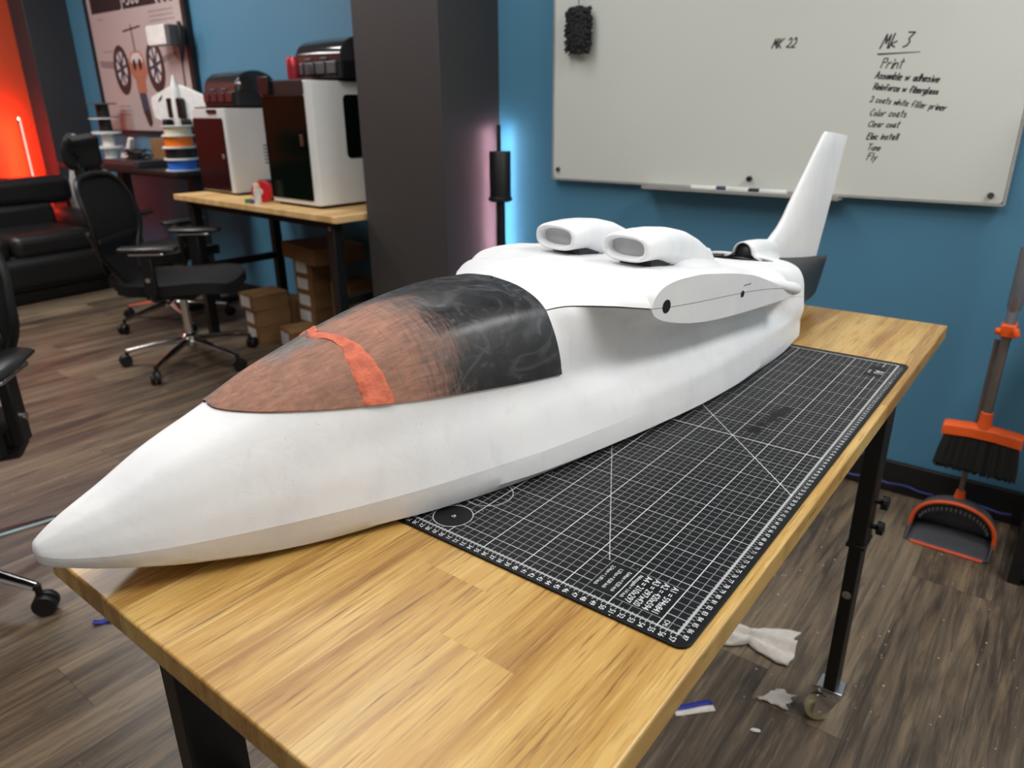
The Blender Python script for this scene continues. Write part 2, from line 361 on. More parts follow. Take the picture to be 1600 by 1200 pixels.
# markers and magnets
def marker(name,label,x,y,z,rz,body,cap,L=.125,r=.0085):
    t=thing(name,label,'marker',(x,y,z+r),rz)
    MB().lathe([(r,-L*.5),(r,L*.22),(r*.8,L*.24)],M=Matrix.Rotation(PI/2,3,'Y')).build('barrel',body,t)
    MB().lathe([(r*1.04,L*.2),(r*1.04,L*.48),(r*.7,L*.5)],M=Matrix.Rotation(PI/2,3,'Y')).build('cap',cap,t)
    return t
ZT=.9555
marker('dry_erase_marker','white marker with dark blue band at left end of tray',-.842,1.962,ZT,.15,M_WHITEPL,mat('navy_cap',srgb(40,44,90),.4))
marker('dry_erase_marker','white capped marker lying second from left on tray',-.748,1.968,ZT,PI-.08,M_WHITEPL,M_GREYPLASTIC)
marker('dry_erase_marker','marker with black cap and printed barrel right on tray',-.64,1.962,ZT,PI+.05,M_WHITEPL,M_INK)
t=thing('board_magnet','small black round magnet above the marker tray','magnet',(-.712,1.9785,1.0))
MB().lathe([(.009,-.008),(.009,.004),(.007,.008)],M=Matrix.Rotation(PI/2,3,'X')).build('magnet_body',M_BLACKPLASTIC,t)

# ------------------------------------------------------------------ corner floor lamp beside the right column
def emis(name,col,st): return mat(name,col,.5,emit=col,estr=st,var=0)
lp=thing('corner_light_bar','black slim corner lamp pole glowing pink and ice blue behind','lamp',(-1.772,1.960,0),math.radians(38.5))
MB().box((0,0,.6),(.018,.006,1.13)).box((-.001,.012,.6),(.0015,.02,1.13)).build('baffled_light_rail',M_BLACKMETAL,lp)  # second box: divider fin added to keep pink and blue light apart
MB().box((-.0048,.0055,.61),(.006,.004,1.09)).build('pink_led_strip',emis('pink_led',(1,.55,.68),54.0),lp)
MB().box((.0042,.0055,.61),(.006,.004,1.09)).build('blue_led_strip',emis('ice_blue_led',(.55,.84,1.0),34.0),lp)
MB().lathe([(.044,.865),(.05,.87),(.05,.88),(.0445,.885),(.0445,1.06),(.042,1.065)],c=(.004,-.05,0)).build('sleeve',M_BLACKPLASTIC,lp)
MB().cyl((.004,-.05,.02),(.004,-.05,.87),.019,20).build('pole',M_BLACKMETAL,lp)
MB().lathe([(.11,0),(.11,.012),(.03,.022)],c=(.03,-.12,0)).box((.015,-.08,.012),(.03,.1,.012)).build('base',M_BLACKMETAL,lp)

# red lamp in the far left corner
rl=thing('corner_light_bar','glowing red slim light bar standing in far left corner','lamp',(-6.24,1.79,0))
MB().box((.0,0,.6),(.008,.014,1.16)).box((-.012,.008,.6),(.02,.002,1.16)).box((-.012,-.008,.6),(.02,.002,1.16)).build('baffled_light_rail',mat('red_lamp_rail',srgb(60,20,20),.4),rl,bevel=.002)  # two side plates added as baffles, so red light only reaches the wall
MB().box((.006,0,.62),(.005,.010,1.14)).build('front_led_strip',emis('pale_red_led',(1,.40,.34),1.0),rl)
MB().box((-.008,.0,.62),(.006,.010,1.14)).build('rear_led_strip',emis('red_led',(1,.12,.045),165),rl)
MB().lathe([(.08,0),(.08,.012),(.02,.02)]).build('base',M_BLACKMETAL,rl)

# ------------------------------------------------------------------ poster
po=thing('framed_poster','large black-framed poster of twin ducted fan aircraft on blue wall','poster',(-5.18,2.25,1.565))
PX0,PX1,PZ0,PZ1=-5.83,-4.53,1.10,2.03
wl(MB().box(((PX0+PX1)/2,2.262,(PZ0+PZ1)/2),(PX1-PX0,.012,PZ1-PZ0)),'poster_sheet',mat('warm_white_print_paper',srgb(186,170,168),.5,var=.03,scale=3),po)
fm=MB()
fm.box((PX0-.012,2.255,(PZ0+PZ1)/2),(.024,.03,PZ1-PZ0+.05)).box((PX1+.02,2.25,(PZ0+PZ1)/2),(.045,.04,PZ1-PZ0+.05))
fm.box(((PX0+PX1)/2,2.255,PZ0-.01),(PX1-PX0+.05,.03,.018)).box(((PX0+PX1)/2,2.255,PZ1+.012),(PX1-PX0+.05,.03,.024))
wl(fm,'poster_frame',M_BLACKTRIM,po)
def flat(name,polys,m,y,parent,keep=True):
    mb=MB(); mb.keep=True; M=wall_M(y)
    for p in polys: mb.add([M@Vector((a,b,0)) for a,b in p],[tuple(range(len(p)))])
    return wl(mb,name,m,parent)
def ell(cx,cz,rx,rz,n=28,a0=0,a1=360): return [(cx+rx*math.cos(math.radians(a0+(a1-a0)*i/n)),cz+rz*math.sin(math.radians(a0+(a1-a0)*i/n))) for i in range(n if a1-a0==360 else n+1)]
P_BLK=mat('poster_black_ink',srgb(38,36,38),.5); P_WHT=mat('poster_white_ink',srgb(212,204,202),.5); P_ORG=mat('poster_orange_ink',srgb(176,112,90),.5); P_NAV=mat('poster_navy_ink',srgb(62,66,84),.5); P_BRN=mat('poster_dark_brown_ink',srgb(62,46,44),.5); P_GRY=mat('poster_grey_ink',srgb(140,128,128),.5)
flat('printed_header',[[(PX0+.05,1.885),(-4.86,1.885),(-4.92,2.0),(PX0+.05,2.0)]]+[[(x,1.885),(x+.035,1.885),(x-.025,2.0),(x-.06,2.0)] for x in (-4.83,-4.76,-4.69)],P_BLK,2.2556,po)
tm=MB(); tm.keep=True; text_mesh(tm,'J-500',.125,Matrix.Translation((0,0,0))@wall_M(2.2553)@Matrix.Translation((-5.33,1.905,0))); wl(tm,'printed_title',P_WHT,po)
ac=[]
ducts=[(-5.475,1.505),(-5.0,1.51)]
for pl in ([[(-5.79,1.58),(-5.5,1.56),(-5.5,1.51),(-5.79,1.535)],[(-4.97,1.56),(-4.70,1.60),(-4.70,1.575),(-4.97,1.51)]]): flat('printed_wing',[pl],P_GRY,2.2556,po)
for x,z in ducts: flat('printed_duct',[ell(x,z,.118,.165)],P_BRN,2.2554,po)
for x,z in ducts: flat('printed_duct_opening',[ell(x,z+.012,.072,.112)],P_WHT,2.2552,po)
for x,z in ducts:
    bl=[]
    bl.append(ell(x,z+.01,.025,.035,12))
    for k in range(8):
        a=math.radians(45*k+10); c,s=math.cos(a),math.sin(a)
        bl.append([(x+.02*c-.012*s,z+.01+.03*s+.012*c),(x+.02*c+.012*s,z+.01+.03*s-.012*c),(x+.072*c+.012*s,z+.012+.11*s-.01*c),(x+.072*c-.012*s,z+.012+.11*s+.01*c)])
    flat('printed_blades',bl,P_NAV,2.255,po)
flat('printed_tail',[[(-5.25,1.60),(-5.235,1.60),(-5.245,1.79),(-5.257,1.79)],[(-5.37,1.745),(-5.12,1.765),(-5.12,1.775),(-5.37,1.757)]],P_BLK,2.2552,po)
flat('printed_fuselage',[[(-5.36,1.49),(-5.35,1.57),(-5.30,1.62),(-5.19,1.62),(-5.14,1.57),(-5.12,1.48),(-5.17,1.42),(-5.17,1.35),(-5.30,1.35),(-5.30,1.43)]],P_ORG,2.2551,po)
flat('printed_cowling',[[(-5.33,1.57),(-5.29,1.61),(-5.2,1.61),(-5.16,1.57),(-5.17,1.545),(-5.32,1.545)]],P_WHT,2.25495,po)
for x in (-5.285,-5.205): flat('printed_intake',[ell(x,1.535,.024,.038,14)],P_BLK,2.2548,po)
flat('printed_nose',[[(-5.29,1.35),(-5.19,1.35),(-5.17,1.24),(-5.165,1.15),(-5.2,1.12),(-5.23,1.14),(-5.27,1.22)]],P_NAV,2.255,po)
flat('printed_nose_tip',[[(-5.262,1.235),(-5.17,1.235),(-5.165,1.15),(-5.2,1.12),(-5.23,1.14)]],P_BRN,2.2548,po)
R=random.Random(3)
for x,z,n,w in ((-5.72,1.63,1,.16),(-5.62,1.26,3,.17),(-4.95,1.70,2,.22),(-4.78,1.64,2,.2),(-5.83+.12,1.84,1,.05),(-4.98,1.84,3,.3),(-4.95,1.15,1,.08)):
    notes=[]
    for i in range(n):
        cx=x
        while cx<x+w:
            l=R.uniform(.012,.035); notes.append([(cx,z-i*.028),(cx+l,z-i*.028),(cx+l,z-i*.028+.009),(cx,z-i*.028+.009)]); cx+=l+.008
    flat('printed_note',notes,P_GRY,2.2556,po)
# ------------------------------------------------------------------ the model aircraft (local axes: y nose->tail, x to its right, z up)
def pchip(xs,ys):
    n=len(xs); h=[xs[i+1]-xs[i] for i in range(n-1)]; d=[(ys[i+1]-ys[i])/h[i] for i in range(n-1)]
    m=[0.0]*n; m[0]=d[0]; m[-1]=d[-1]
    for i in range(1,n-1):
        if d[i-1]*d[i]<=0: m[i]=0
        else:
            w1=2*h[i]+h[i-1]; w2=h[i]+2*h[i-1]; m[i]=(w1+w2)/(w1/d[i-1]+w2/d[i])
    def f(x):
        if x<=xs[0]: return ys[0]
        if x>=xs[-1]: return ys[-1]
        i=0
        while x>xs[i+1]: i+=1
        t=(x-xs[i])/h[i]; t2=t*t; t3=t2*t
        return (2*t3-3*t2+1)*ys[i]+(t3-2*t2+t)*h[i]*m[i]+(-2*t3+3*t2)*ys[i+1]+(t3-t2)*h[i]*m[i+1]
    return f
def tab(*p): return pchip([a for a,b in p],[b for a,b in p])
def spline(pts,n):
    # smooth curve through 2D points, chord-length parameter, Catmull-Rom style; n samples
    L=[0.0]
    for a,b in zip(pts,pts[1:]): L.append(L[-1]+max(1e-5,((a[0]-b[0])**2+(a[1]-b[1])**2)**.5))
    fx=pchip(L,[p[0] for p in pts]); fz=pchip(L,[p[1] for p in pts])
    return [(fx(L[-1]*i/(n-1)),fz(L[-1]*i/(n-1))) for i in range(n)]
H_TC=tab((-.765,.0008),(-.7635,.007),(-.759,.013),(-.75,.0195),(-.74,.025),(-.70,.044),(-.635,.068),(-.555,.094),(-.455,.122),(-.4,.134),(-.318,.148),(-.27,.156),(-.2,.163),(-.05,.172),(.06,.175),(.16,.172),(.3,.156),(.39,.143),(.48,.124),(.5,.1205))
H_ZC=tab((-.765,.055),(-.74,.048),(-.70,.043),(-.635,.039),(-.5,.036),(-.2,.035),(.5,.04))
H_ZB=tab((-.765,.053),(-.7635,.046),(-.757,.0415),(-.74,.036),(-.70,.025),(-.64,.012),(-.55,.001),(-.45,.0006),(.5,.0006))
H_ZT=tab((-.765,.057),(-.7635,.0635),(-.759,.068),(-.745,.078),(-.70,.101),(-.658,.124),(-.60,.1475),(-.542,.1715),(-.488,.187),(-.421,.203),(-.358,.213),(-.3,.2175),(-.25,.2185),(-.2,.2165),(-.16,.2148),(-.1,.217),(.025,.21),(.12,.2),(.2,.19),(.3,.175),(.344,.168),(.4,.16),(.45,.155),(.5,.152))
H_TW=tab((-.2,.105),(-.176,.113),(-.152,.131),(-.13,.153),(-.105,.172),(-.082,.18),(.318,.18),(.36,.156),(.42,.130),(.5,.122))
H_ZL=tab((-.2,.193),(-.13,.191),(-.099,.187),(-.084,.184),(-.079,.176),(-.063,.166),(-.036,.157),(.007,.147),(.063,.139),(.132,.134),(.204,.131),(.285,.129),(.309,.131),(.318,.134),(.36,.122),(.42,.102),(.5,.085))
H_ZU=tab((-.2,.193),(-.13,.191),(-.099,.187),(-.084,.184),(-.079,.194),(-.068,.204),(-.052,.21),(-.02,.213),(.022,.212),(.072,.206),(.119,.199),(.178,.187),(.234,.169),(.289,.149),(.318,.139),(.36,.124),(.42,.103),(.5,.085))
H_ZS=tab((-.2,.193),(-.13,.191),(-.099,.187),(-.082,.184),(.289,.1475),(.318,.1365),(.36,.123),(.42,.1025),(.5,.085))
H_TS=tab((-.2,.129),(-.1,.131),(0,.133),(.2,.132),(.33,.126),(.45,.122),(.5,.121))
FR=[(1,0),(.905,.2),(.79,.41),(.768,.533),(.726,.66),(.665,.775),(.615,.85),(.54,.9),(.41,.95),(.25,.982),(0,1)]   # front section, normalised
FN=[(1,0),(.93,.2),(.83,.39),(.745,.533),(.65,.65),(.54,.76),(.46,.815),(.36,.868),(.24,.925),(.12,.972),(0,1)]   # nose section
def section(s,nA=8,nB=22,nC=6,nD=24):
    tc,zc,zb,zt=H_TC(s),H_ZC(s),H_ZB(s),H_ZT(s)
    tb=tc*.985
    k=min(1,max(0,(zc-zb)/.02))
    bf=1.035-.07*min(1,max(0,(-.33-s)/.22))
    Aseg=[(0,zb),(tb*.5,zb),(tb*(bf-.075),zb+.0003*k)]+[(tb*(bf-.015),zb+.003*k),(tb*bf,zb+.007*k),(tc*(1+(bf-1)*.34),zc-.008*k),(tc,zc)]
    Aseg=spline(Aseg,nA*2)
    hh=zt-zc
    def front():
        q=min(1,max(0,(-.27-s)/.3))
        P=[((1-q)*a[0]+q*b[0],(1-q)*a[1]+q*b[1]) for a,b in zip(FR,FN)]
        P=[(tc*a,zc+hh*b) for a,b in P]
        B=P[:7]; D=P[6:]
        e=B[-1]
        return B,[e,e],D
    def aft():
        tw,zl,zu,ts=H_TW(s),H_ZL(s),H_ZU(s),H_TS(s)
        mid=(tc+ts)/2+.003*min(1,max(0,(.42-s)/.2))
        w=min(1,max(0,(tw-ts)/.03))
        zs=.112 if s<.3 else .112-.045*min(1,(s-.3)/.15)
        r=min(1,max(0,(s+.22)/.24)); r=r*r*(3-2*r); sl=(tc-mid)/((zs-zc)*.5)*.018
        B=[(tc,zc),(tc-sl*(1-r)-min(sl,.003)*r,zc+.018),(mid,zc+(zs-zc)*.5),(ts,zs)]
        f1=[(ts+.1*(tw-ts),zs+(zl-zs)*.5),(ts+.35*(tw-ts),zs+(zl-zs)*.82),(ts+.7*(tw-ts),zl-(zl-zs)*.035),(tw,zl)]
        B0=[(tc,zc),((tc+tw)/2+.0035,zc+(zl-zc)*.5),(tw,zl)]; B1=B+f1
        w=1 if s<.31 else max(0,1-(s-.31)/.165); w=w*w*(3-2*w)
        flat=[(1,0),(.95,.08),(.85,.24),(.63,.57),(.36,.87),(0,1)]
        rnd=[(1,0),(.975,.3),(.9,.58),(.66,.86),(.36,.97),(0,1)]
        trn=[(1,0),(.965,.45),(.85,.8),(.63,.945),(.36,.985),(0,1)]
        if s<-.095: a,b,q=flat,rnd,(s+.155)/.06
        elif s<-.03: a,b,q=rnd,flat,(s+.095)/.065
        else: a,b,q=flat,trn,(s-.28)/.09
        q=min(1,max(0,q)); q=q*q*(3-2*q)
        D=[(tw*(u[0]*(1-q)+v[0]*q),zu+(zt-zu)*(u[1]*(1-q)+v[1]*q)) for u,v in zip(a,b)]
        return [(p[0]*(1-w)+q_[0]*w,p[1]*(1-w)+q_[1]*w) for p,q_ in zip(spline(B0,nB),spline(B1,nB))],[(tw,zl),(tw,zu)],D
    def samp(X):
        B,Cc,D=X
        C0=[(Cc[0][0],Cc[0][1]+(Cc[1][1]-Cc[0][1])*i/(nC-1)) for i in range(nC)]
        return (spline(B,nB) if len(B)!=nB else B),C0,spline(D,nD)
    if s<=-.2: B,Cc,D=samp(front())
    elif s>=-.17: B,Cc,D=samp(aft())
    else:
        X,Y=samp(front()),samp(aft()); q=(s+.2)/.03; q=q*q*(3-2*q)
        B,Cc,D=[[(a[0]*(1-q)+b[0]*q,a[1]*(1-q)+b[1]*q) for a,b in zip(x,y)] for x,y in zip(X,Y)]
    return Aseg,B,Cc,D

AX,AY,AH=-0.37628,0.44130,math.radians(-8.0)
air=thing('model_aircraft','large white primed model aircraft fuselage with black canopy on workbench','model aircraft',(AX,AY,.8),AH)
def primer():
    m,nt,lk,b=new_mat('white_filler_primer')
    tc=N(nt,'ShaderNodeTexCoord'); v=tc.outputs['Object']
    a=noise(nt,lk,mapping(nt,lk,v,(9,5,2.2)),1.0,5,.6,.6)
    c=ramp(nt,lk,a,[(.3,srgb(222,224,227)),(.5,srgb(234,235,236)),(.72,srgb(241,241,240))])
    # vertical sanding runs and scuffs
    s2=noise(nt,lk,mapping(nt,lk,v,(60,38,3)),1.0,3,.5,.3)
    c=mixc(nt,lk,math_node(nt,lk,'MULTIPLY',ramp(nt,lk,s2,[(.60,(0,0,0)),(.78,(1,1,1))]),.25),c,srgb(206,210,214))
    # pinholes in the filler
    vo=N(nt,'ShaderNodeTexVoronoi'); vo.inputs['Scale'].default_value=330; lk.new(v,vo.inputs['Vector'])
    pk=noise(nt,lk,v,7,3,.6)
    pin=math_node(nt,lk,'MULTIPLY',math_node(nt,lk,'LESS_THAN',vo.outputs['Distance'],.13),ramp(nt,lk,pk,[(.66,(0,0,0)),(.69,(1,1,1))]))
    c=mixc(nt,lk,math_node(nt,lk,'MULTIPLY',pin,.55),c,srgb(120,120,122))
    lk.new(c,b.inputs['Base Color']); b.inputs['Roughness'].default_value=.42; b.inputs['Specular IOR Level'].default_value=.35
    h1=noise(nt,lk,mapping(nt,lk,v,(14,9,12)),1.0,3,.5,.5); h2=noise(nt,lk,v,70,3,.6); h3=noise(nt,lk,v,5,1)
    rg=N(nt,'ShaderNodeTexNoise'); rg.inputs['Scale'].default_value=22; rg.inputs['Detail'].default_value=4; rg.inputs['Distortion'].default_value=2.2; lk.new(v,rg.inputs['Vector'])
    line=ramp(nt,lk,math_node(nt,lk,'ABSOLUTE',math_node(nt,lk,'SUBTRACT',rg.outputs['Fac'],.5)),[(0,(1,1,1)),(.012,(0,0,0))])
    lm=math_node(nt,lk,'MULTIPLY',line,ramp(nt,lk,noise(nt,lk,v,6,2),[(.60,(0,0,0)),(.68,(1,1,1))]))
    h=math_node(nt,lk,'ADD',math_node(nt,lk,'MULTIPLY',h1,1.2),math_node(nt,lk,'MULTIPLY',h2,.12))
    h=math_node(nt,lk,'ADD',h,math_node(nt,lk,'MULTIPLY',lm,.055))
    bp=N(nt,'ShaderNodeBump'); bp.inputs['Strength'].default_value=.5; bp.inputs['Distance'].default_value=.0035
    lk.new(h,bp.inputs['Height']); lk.new(bp.outputs['Normal'],b.inputs['Normal'])
    return m
M_PRIMER=primer()
def canopy_mat():
    m,nt,lk,b=new_mat('sanded_black_canopy_paint')
    tc=N(nt,'ShaderNodeTexCoord'); v=tc.outputs['Object']; sp=N(nt,'ShaderNodeSeparateXYZ'); lk.new(v,sp.inputs[0])
    n1=noise(nt,lk,v,14,4,.6); n2=noise(nt,lk,mapping(nt,lk,v,(40,260,40)),1,4,.6); n3=noise(nt,lk,mapping(nt,lk,v,(190,7,190)),1,4,.65,.5); n4=noise(nt,lk,v,30,4,.6,1.5)
    blk=ramp(nt,lk,n4,[(.35,srgb(30,30,32)),(.58,srgb(44,44,46)),(.74,srgb(84,84,86))])
    # pale curved sanding swirls on the black part
    sw=N(nt,'ShaderNodeTexNoise'); sw.inputs['Scale'].default_value=12; sw.inputs['Detail'].default_value=2; sw.inputs['Distortion'].default_value=1.2; lk.new(v,sw.inputs['Vector'])
    arc=ramp(nt,lk,math_node(nt,lk,'ABSOLUTE',math_node(nt,lk,'SUBTRACT',sw.outputs['Fac'],.5)),[(0,(1,1,1)),(.05,(0,0,0))])
    blk=mixc(nt,lk,math_node(nt,lk,'MULTIPLY',math_node(nt,lk,'MULTIPLY',arc,n1),.28),blk,srgb(140,140,142))
    brn=ramp(nt,lk,math_node(nt,lk,'ADD',math_node(nt,lk,'MULTIPLY',n3,.7),math_node(nt,lk,'MULTIPLY',n1,.3)),[(.28,srgb(112,84,72)),(.5,srgb(148,106,87)),(.72,srgb(180,130,106))])
    # sanded-through zone: forward of y=-.37, ragged; not on the rim nor along the very top ridge
    edge=math_node(nt,lk,'ADD',sp.outputs[1],math_node(nt,lk,'MULTIPLY',math_node(nt,lk,'SUBTRACT',n1,.5),.10))
    edge=math_node(nt,lk,'ADD',edge,math_node(nt,lk,'MULTIPLY',math_node(nt,lk,'SUBTRACT',n2,.5),.09))
    f=ramp(nt,lk,math_node(nt,lk,'MULTIPLY_ADD',edge,-10,-2.95),[(.35,(0,0,0)),(1.0,(1,1,1))])
    ridge=math_node(nt,lk,'ADD',math_node(nt,lk,'MULTIPLY',sp.outputs[0],14),math_node(nt,lk,'MULTIPLY',math_node(nt,lk,'SUBTRACT',n1,.5),2.2))
    # the strip left of the ridge keeps grey primer
    rf=ramp(nt,lk,math_node(nt,lk,'ADD',ridge,.72),[(.3,(0,0,0)),(.75,(1,1,1))])
    f=math_node(nt,lk,'MULTIPLY',f,rf)
    gry=ramp(nt,lk,n3,[(.35,srgb(62,60,60)),(.7,srgb(120,114,110))])
    fr=ramp(nt,lk,math_node(nt,lk,'MULTIPLY_ADD',edge,-10,-3.2),[(.2,(0,0,0)),(.9,(1,1,1))])
    base=mixc(nt,lk,math_node(nt,lk,'MULTIPLY',fr,.8),blk,gry)
    c=mixc(nt,lk,f,base,brn)
    c=mixc(nt,lk,math_node(nt,lk,'MULTIPLY',ramp(nt,lk,n2,[(.55,(0,0,0)),(.8,(1,1,1))]),.25),c,srgb(40,36,36))
    lk.new(c,b.inputs['Base Color'])
    r=math_node(nt,lk,'ADD',.3,math_node(nt,lk,'MULTIPLY',f,.35)); r=math_node(nt,lk,'ADD',r,math_node(nt,lk,'MULTIPLY',n4,.16)); lk.new(r,b.inputs['Roughness'])
    bp=N(nt,'ShaderNodeBump'); bp.inputs['Strength'].default_value=.12; bp.inputs['Distance'].default_value=.002; lk.new(n2,bp.inputs['Height']); lk.new(bp.outputs['Normal'],b.inputs['Normal'])
    return m
M_CANOPY=canopy_mat()
M_FILLER=mat('orange_red_body_filler',srgb(206,108,80),.75,var=.22,scale=60,bump=.5)
M_PRINTBLACK_SHADOW=mat('black_plastic_and_lip_shadow',srgb(36,36,38),.5,var=.25,scale=40)  # black plastic parts, and the shadow tone of the nacelle pedestals
M_RECESS=mat('grey_recess_primer',srgb(176,178,180),.55)
XO=-.003
def P3(s,t,z,side=1): return (XO+side*t,s,z)
SS=[-.765,-.7645,-.7635,-.762,-.760,-.757,-.753,-.748,-.742]+[-.735+.0075*i for i in range(72)]
SS=[s for s in SS if s<-.2005]+[-.2]
SA=[-.2+.006*i for i in range(19)]+[-.083,-.0805,-.077,-.073,-.068,-.063,-.057,-.05,-.043]+[-.036+.008*i for i in range(67)]+[.5]
SA=sorted(set(round(s,4) for s in SA if s<=.5))
# --- fuselage shell (everything in front of the lid, and the sides below the lid seam)
fz=MB()
rings=[]
for s in SS:
    a,b,c,d=section(s); r=a+b[1:]+d[1:]
    rings.append([P3(s,t,z) for t,z in r]+[P3(s,t,z,-1) for t,z in r[-2:0:-1]])
fz.loft(rings,True,False)
def split_face(s,c):
    zs=H_ZS(s); zl,zu=c[0][1],c[-1][1]; tw=c[0][0]
    zs=min(max(zs,min(zl,zu)),max(zl,zu))
    return tw,zl,zs,zu
lower=[]; upper=[]
for s in SA:
    a,b,c,d=section(s); tw,zl,zs,zu=split_face(s,c)
    lo=[(tw,zl+(zs-.0003-zl)*i/4) for i in range(1,5)]
    lower.append(a+b[1:]+lo)
    
nl=len(lower[0])
fz.loft([[P3(s,t,z) for t,z in r[::-1]]+[P3(s,t,z,-1) for t,z in r[1:]] for s,r in zip(SA,lower)],False,False)
# transom at the tail end of the white shell
a,b,c,d=section(.5); r=a+b[1:]+d
tr=[P3(.5,t,z) for t,z in r]+[P3(.5,t,z,-1) for t,z in r[-2:0:-1]]
inner=[(XO+(p[0]-XO)*.94,p[1],.075+(p[2]-.075)*.94) for p in tr]
fz.loft([tr,inner,[(p[0],p[1]-.03,p[2]) for p in inner]],True,False)
# bulkhead behind the cockpit
fz.keep=False
fus=fz.build('fuselage',M_PRIMER,air,angle=32)
me=fus.data; at=me.attributes.get('sharp_edge') or me.attributes.new('sharp_edge','BOOLEAN','EDGE')
def on_chine(v):
    s=v.co.y
    return s<-.02 and abs(abs(v.co.x-XO)-H_TC(s))<1e-4 and abs(v.co.z-H_ZC(s))<1e-4
ch=[on_chine(v) for v in me.vertices]
for e in me.edges:
    if ch[e.vertices[0]] and ch[e.vertices[1]]: at.data[e.index].value=True
# --- hatch lid with a cut-out for the open bay
BAY0,BAY1=.350,.480
def bay_half(s):
    if s<=BAY0 or s>=BAY1: return 0
    q=(s-BAY0)/(BAY1-BAY0)
    return .072*min(1,q/.85)**.75 if q<.86 else .072*math.sqrt(max(0,1-((q-.86)/.14)**2))
def cut_row(r,b,n=30):
    face=r[:4]; d=r[4:]; out=[d[0]]
    for p,q in zip(d,d[1:]):
        if q[0]>=b: out.append(q)
        else:
            k=(p[0]-b)/max(1e-9,p[0]-q[0]); out.append((b,p[1]+(q[1]-p[1])*k)); break
    L=[0]
    for u,v in zip(out,out[1:]): L.append(L[-1]+math.hypot(u[0]-v[0],u[1]-v[1]))
    res=[]; j=0
    for m_ in range(n):
        w=L[-1]*m_/(n-1)
        while j<len(L)-2 and L[j+1]<w: j+=1
        e=L[j+1]-L[j]; k=0 if e<1e-9 else (w-L[j])/e
        res.append((out[j][0]+(out[j+1][0]-out[j][0])*k,out[j][1]+(out[j+1][1]-out[j][1])*k))
    return face+res
lid=MB()
SL=sorted(set(SA+[BAY0+.0001,BAY0+.002,BAY1-.001,BAY1-.003,BAY1-.006,BAY1-.010]))
lidrows=[]
for s in SL:
    a_,b_,c_,d_=section(s); tw,zl,zs,zu=split_face(s,c_)
    z0=min(zs+.0003,zu); lidrows.append(cut_row([(tw,z0+(zu-z0)*i/4) for i in range(4)]+d_,bay_half(s)))
for sd in (1,-1): lid.loft([[P3(s,t_,z,sd) for t_,z in r] for s,r in zip(SL,lidrows)],False,False)
o=lid.build('hatch_lid',M_PRIMER,air,angle=32,solid=0)
q=o.modifiers.new('solid','SOLIDIFY'); q.thickness=.003; q.offset=-1
q=o.modifiers.new('split','EDGE_SPLIT'); q.split_angle=math.radians(38)
# front edge of the lid bead over the canopy bulkhead, seam shadow gap
sm=MB()
for sd in (1,-1):
    sm.tube([P3(s,split_face(s,section(s)[2])[0]-.0008,split_face(s,section(s)[2])[2],sd) for s in SA if s<.30],.0010,6)
sm.build('lid_seam_gap',mat('dark_seam_gap',srgb(20,20,20),.8),air)
# open bay interior
bay=MB()
bs=[.335+.16*i/14 for i in range(15)]
bay.loft([[P3(s,-.085,H_ZT(s)-.03),P3(s,.085,H_ZT(s)-.03)] for s in bs],False,False)
bay.build('open_bay',M_PRINTBLACK_SHADOW,air,solid=.002)
# spar holes in the wing-root faces
for sd in (1,-1):
    for s,z,r in ((-.05,.1815,.0092),(.150,.163,.0052)):
        MB().cyl(P3(s,.1792,z,sd),P3(s,.1804,z,sd),r,20).build('spar_hole',mat('dark_hole',srgb(16,16,17),.7),air)
    MB().box(P3(.162,.1801,.1755,sd),(.0006,.022,.0014)).build('scribed_mark',mat('scribe_grey',srgb(110,110,112),.7),air)
# trailing-edge horn pods
for sd in (1,-1):
    MB().loft([[P3(s,tc_+r*math.cos(2*PI*k/14)*1.0,zc_+h*math.sin(2*PI*k/14),sd) for k in range(14)] for s,tc_,zc_,r,h in ((.20,.160,.172,.004,.004),(.25,.166,.160,.010,.008),(.30,.171,.147,.0125,.011),(.33,.174,.1395,.0125,.0115),(.340,.175,.138,.0105,.0095),(.3415,.175,.138,.006,.006))]).build('flap_horn_fairing',M_PRIMER,air)
# --- canopy: the cockpit hood laid over the front section
SILL=tab((-.5925,.1502),(-.591,.148),(-.585,.146),(-.5786,.1447),(-.56,.1423),(-.533,.1397),(-.492,.1353),(-.44,.1307),(-.381,.1252),(-.314,.1203),(-.258,.116),(-.2,.112))
def upper_curve(s,nn=160):
    a,b,c,d=section(s,nB=60,nD=80); return b+d[1:]
def canopy_ring(s,nn=24,off=.0022,z0=None):
    cv=upper_curve(s); zs=SILL(s) if z0 is None else z0
    i=0
    while i<len(cv)-2 and cv[i+1][1]<zs: i+=1
    p,q=cv[i],cv[i+1]; k=(zs-p[1])/max(1e-9,q[1]-p[1]); k=min(1,max(0,k))
    pts=[(p[0]+(q[0]-p[0])*k,p[1]+(q[1]-p[1])*k)]+cv[i+1:]
    L=[0]
    for u,v in zip(pts,pts[1:]): L.append(L[-1]+math.hypot(u[0]-v[0],u[1]-v[1]))
    fx=[];j=0
    for m_ in range(nn):
        w=L[-1]*m_/(nn-1)
        while j<len(L)-2 and L[j+1]<w: j+=1
        e=L[j+1]-L[j]; k=0 if e<1e-9 else (w-L[j])/e
        fx.append((pts[j][0]+(pts[j+1][0]-pts[j][0])*k,pts[j][1]+(pts[j+1][1]-pts[j][1])*k))
    out=[]
    for m_ in range(nn):
        u=fx[max(0,m_-1)]; v=fx[min(nn-1,m_+1)]; dx,dz=v[0]-u[0],v[1]-u[1]; l=math.hypot(dx,dz) or 1
        nx,nz=(dz/l,-dx/l) if l else (0,1)
        if m_==nn-1: nx,nz=0,1
        out.append((fx[m_][0]+nx*off,fx[m_][1]+nz*off))
    return out
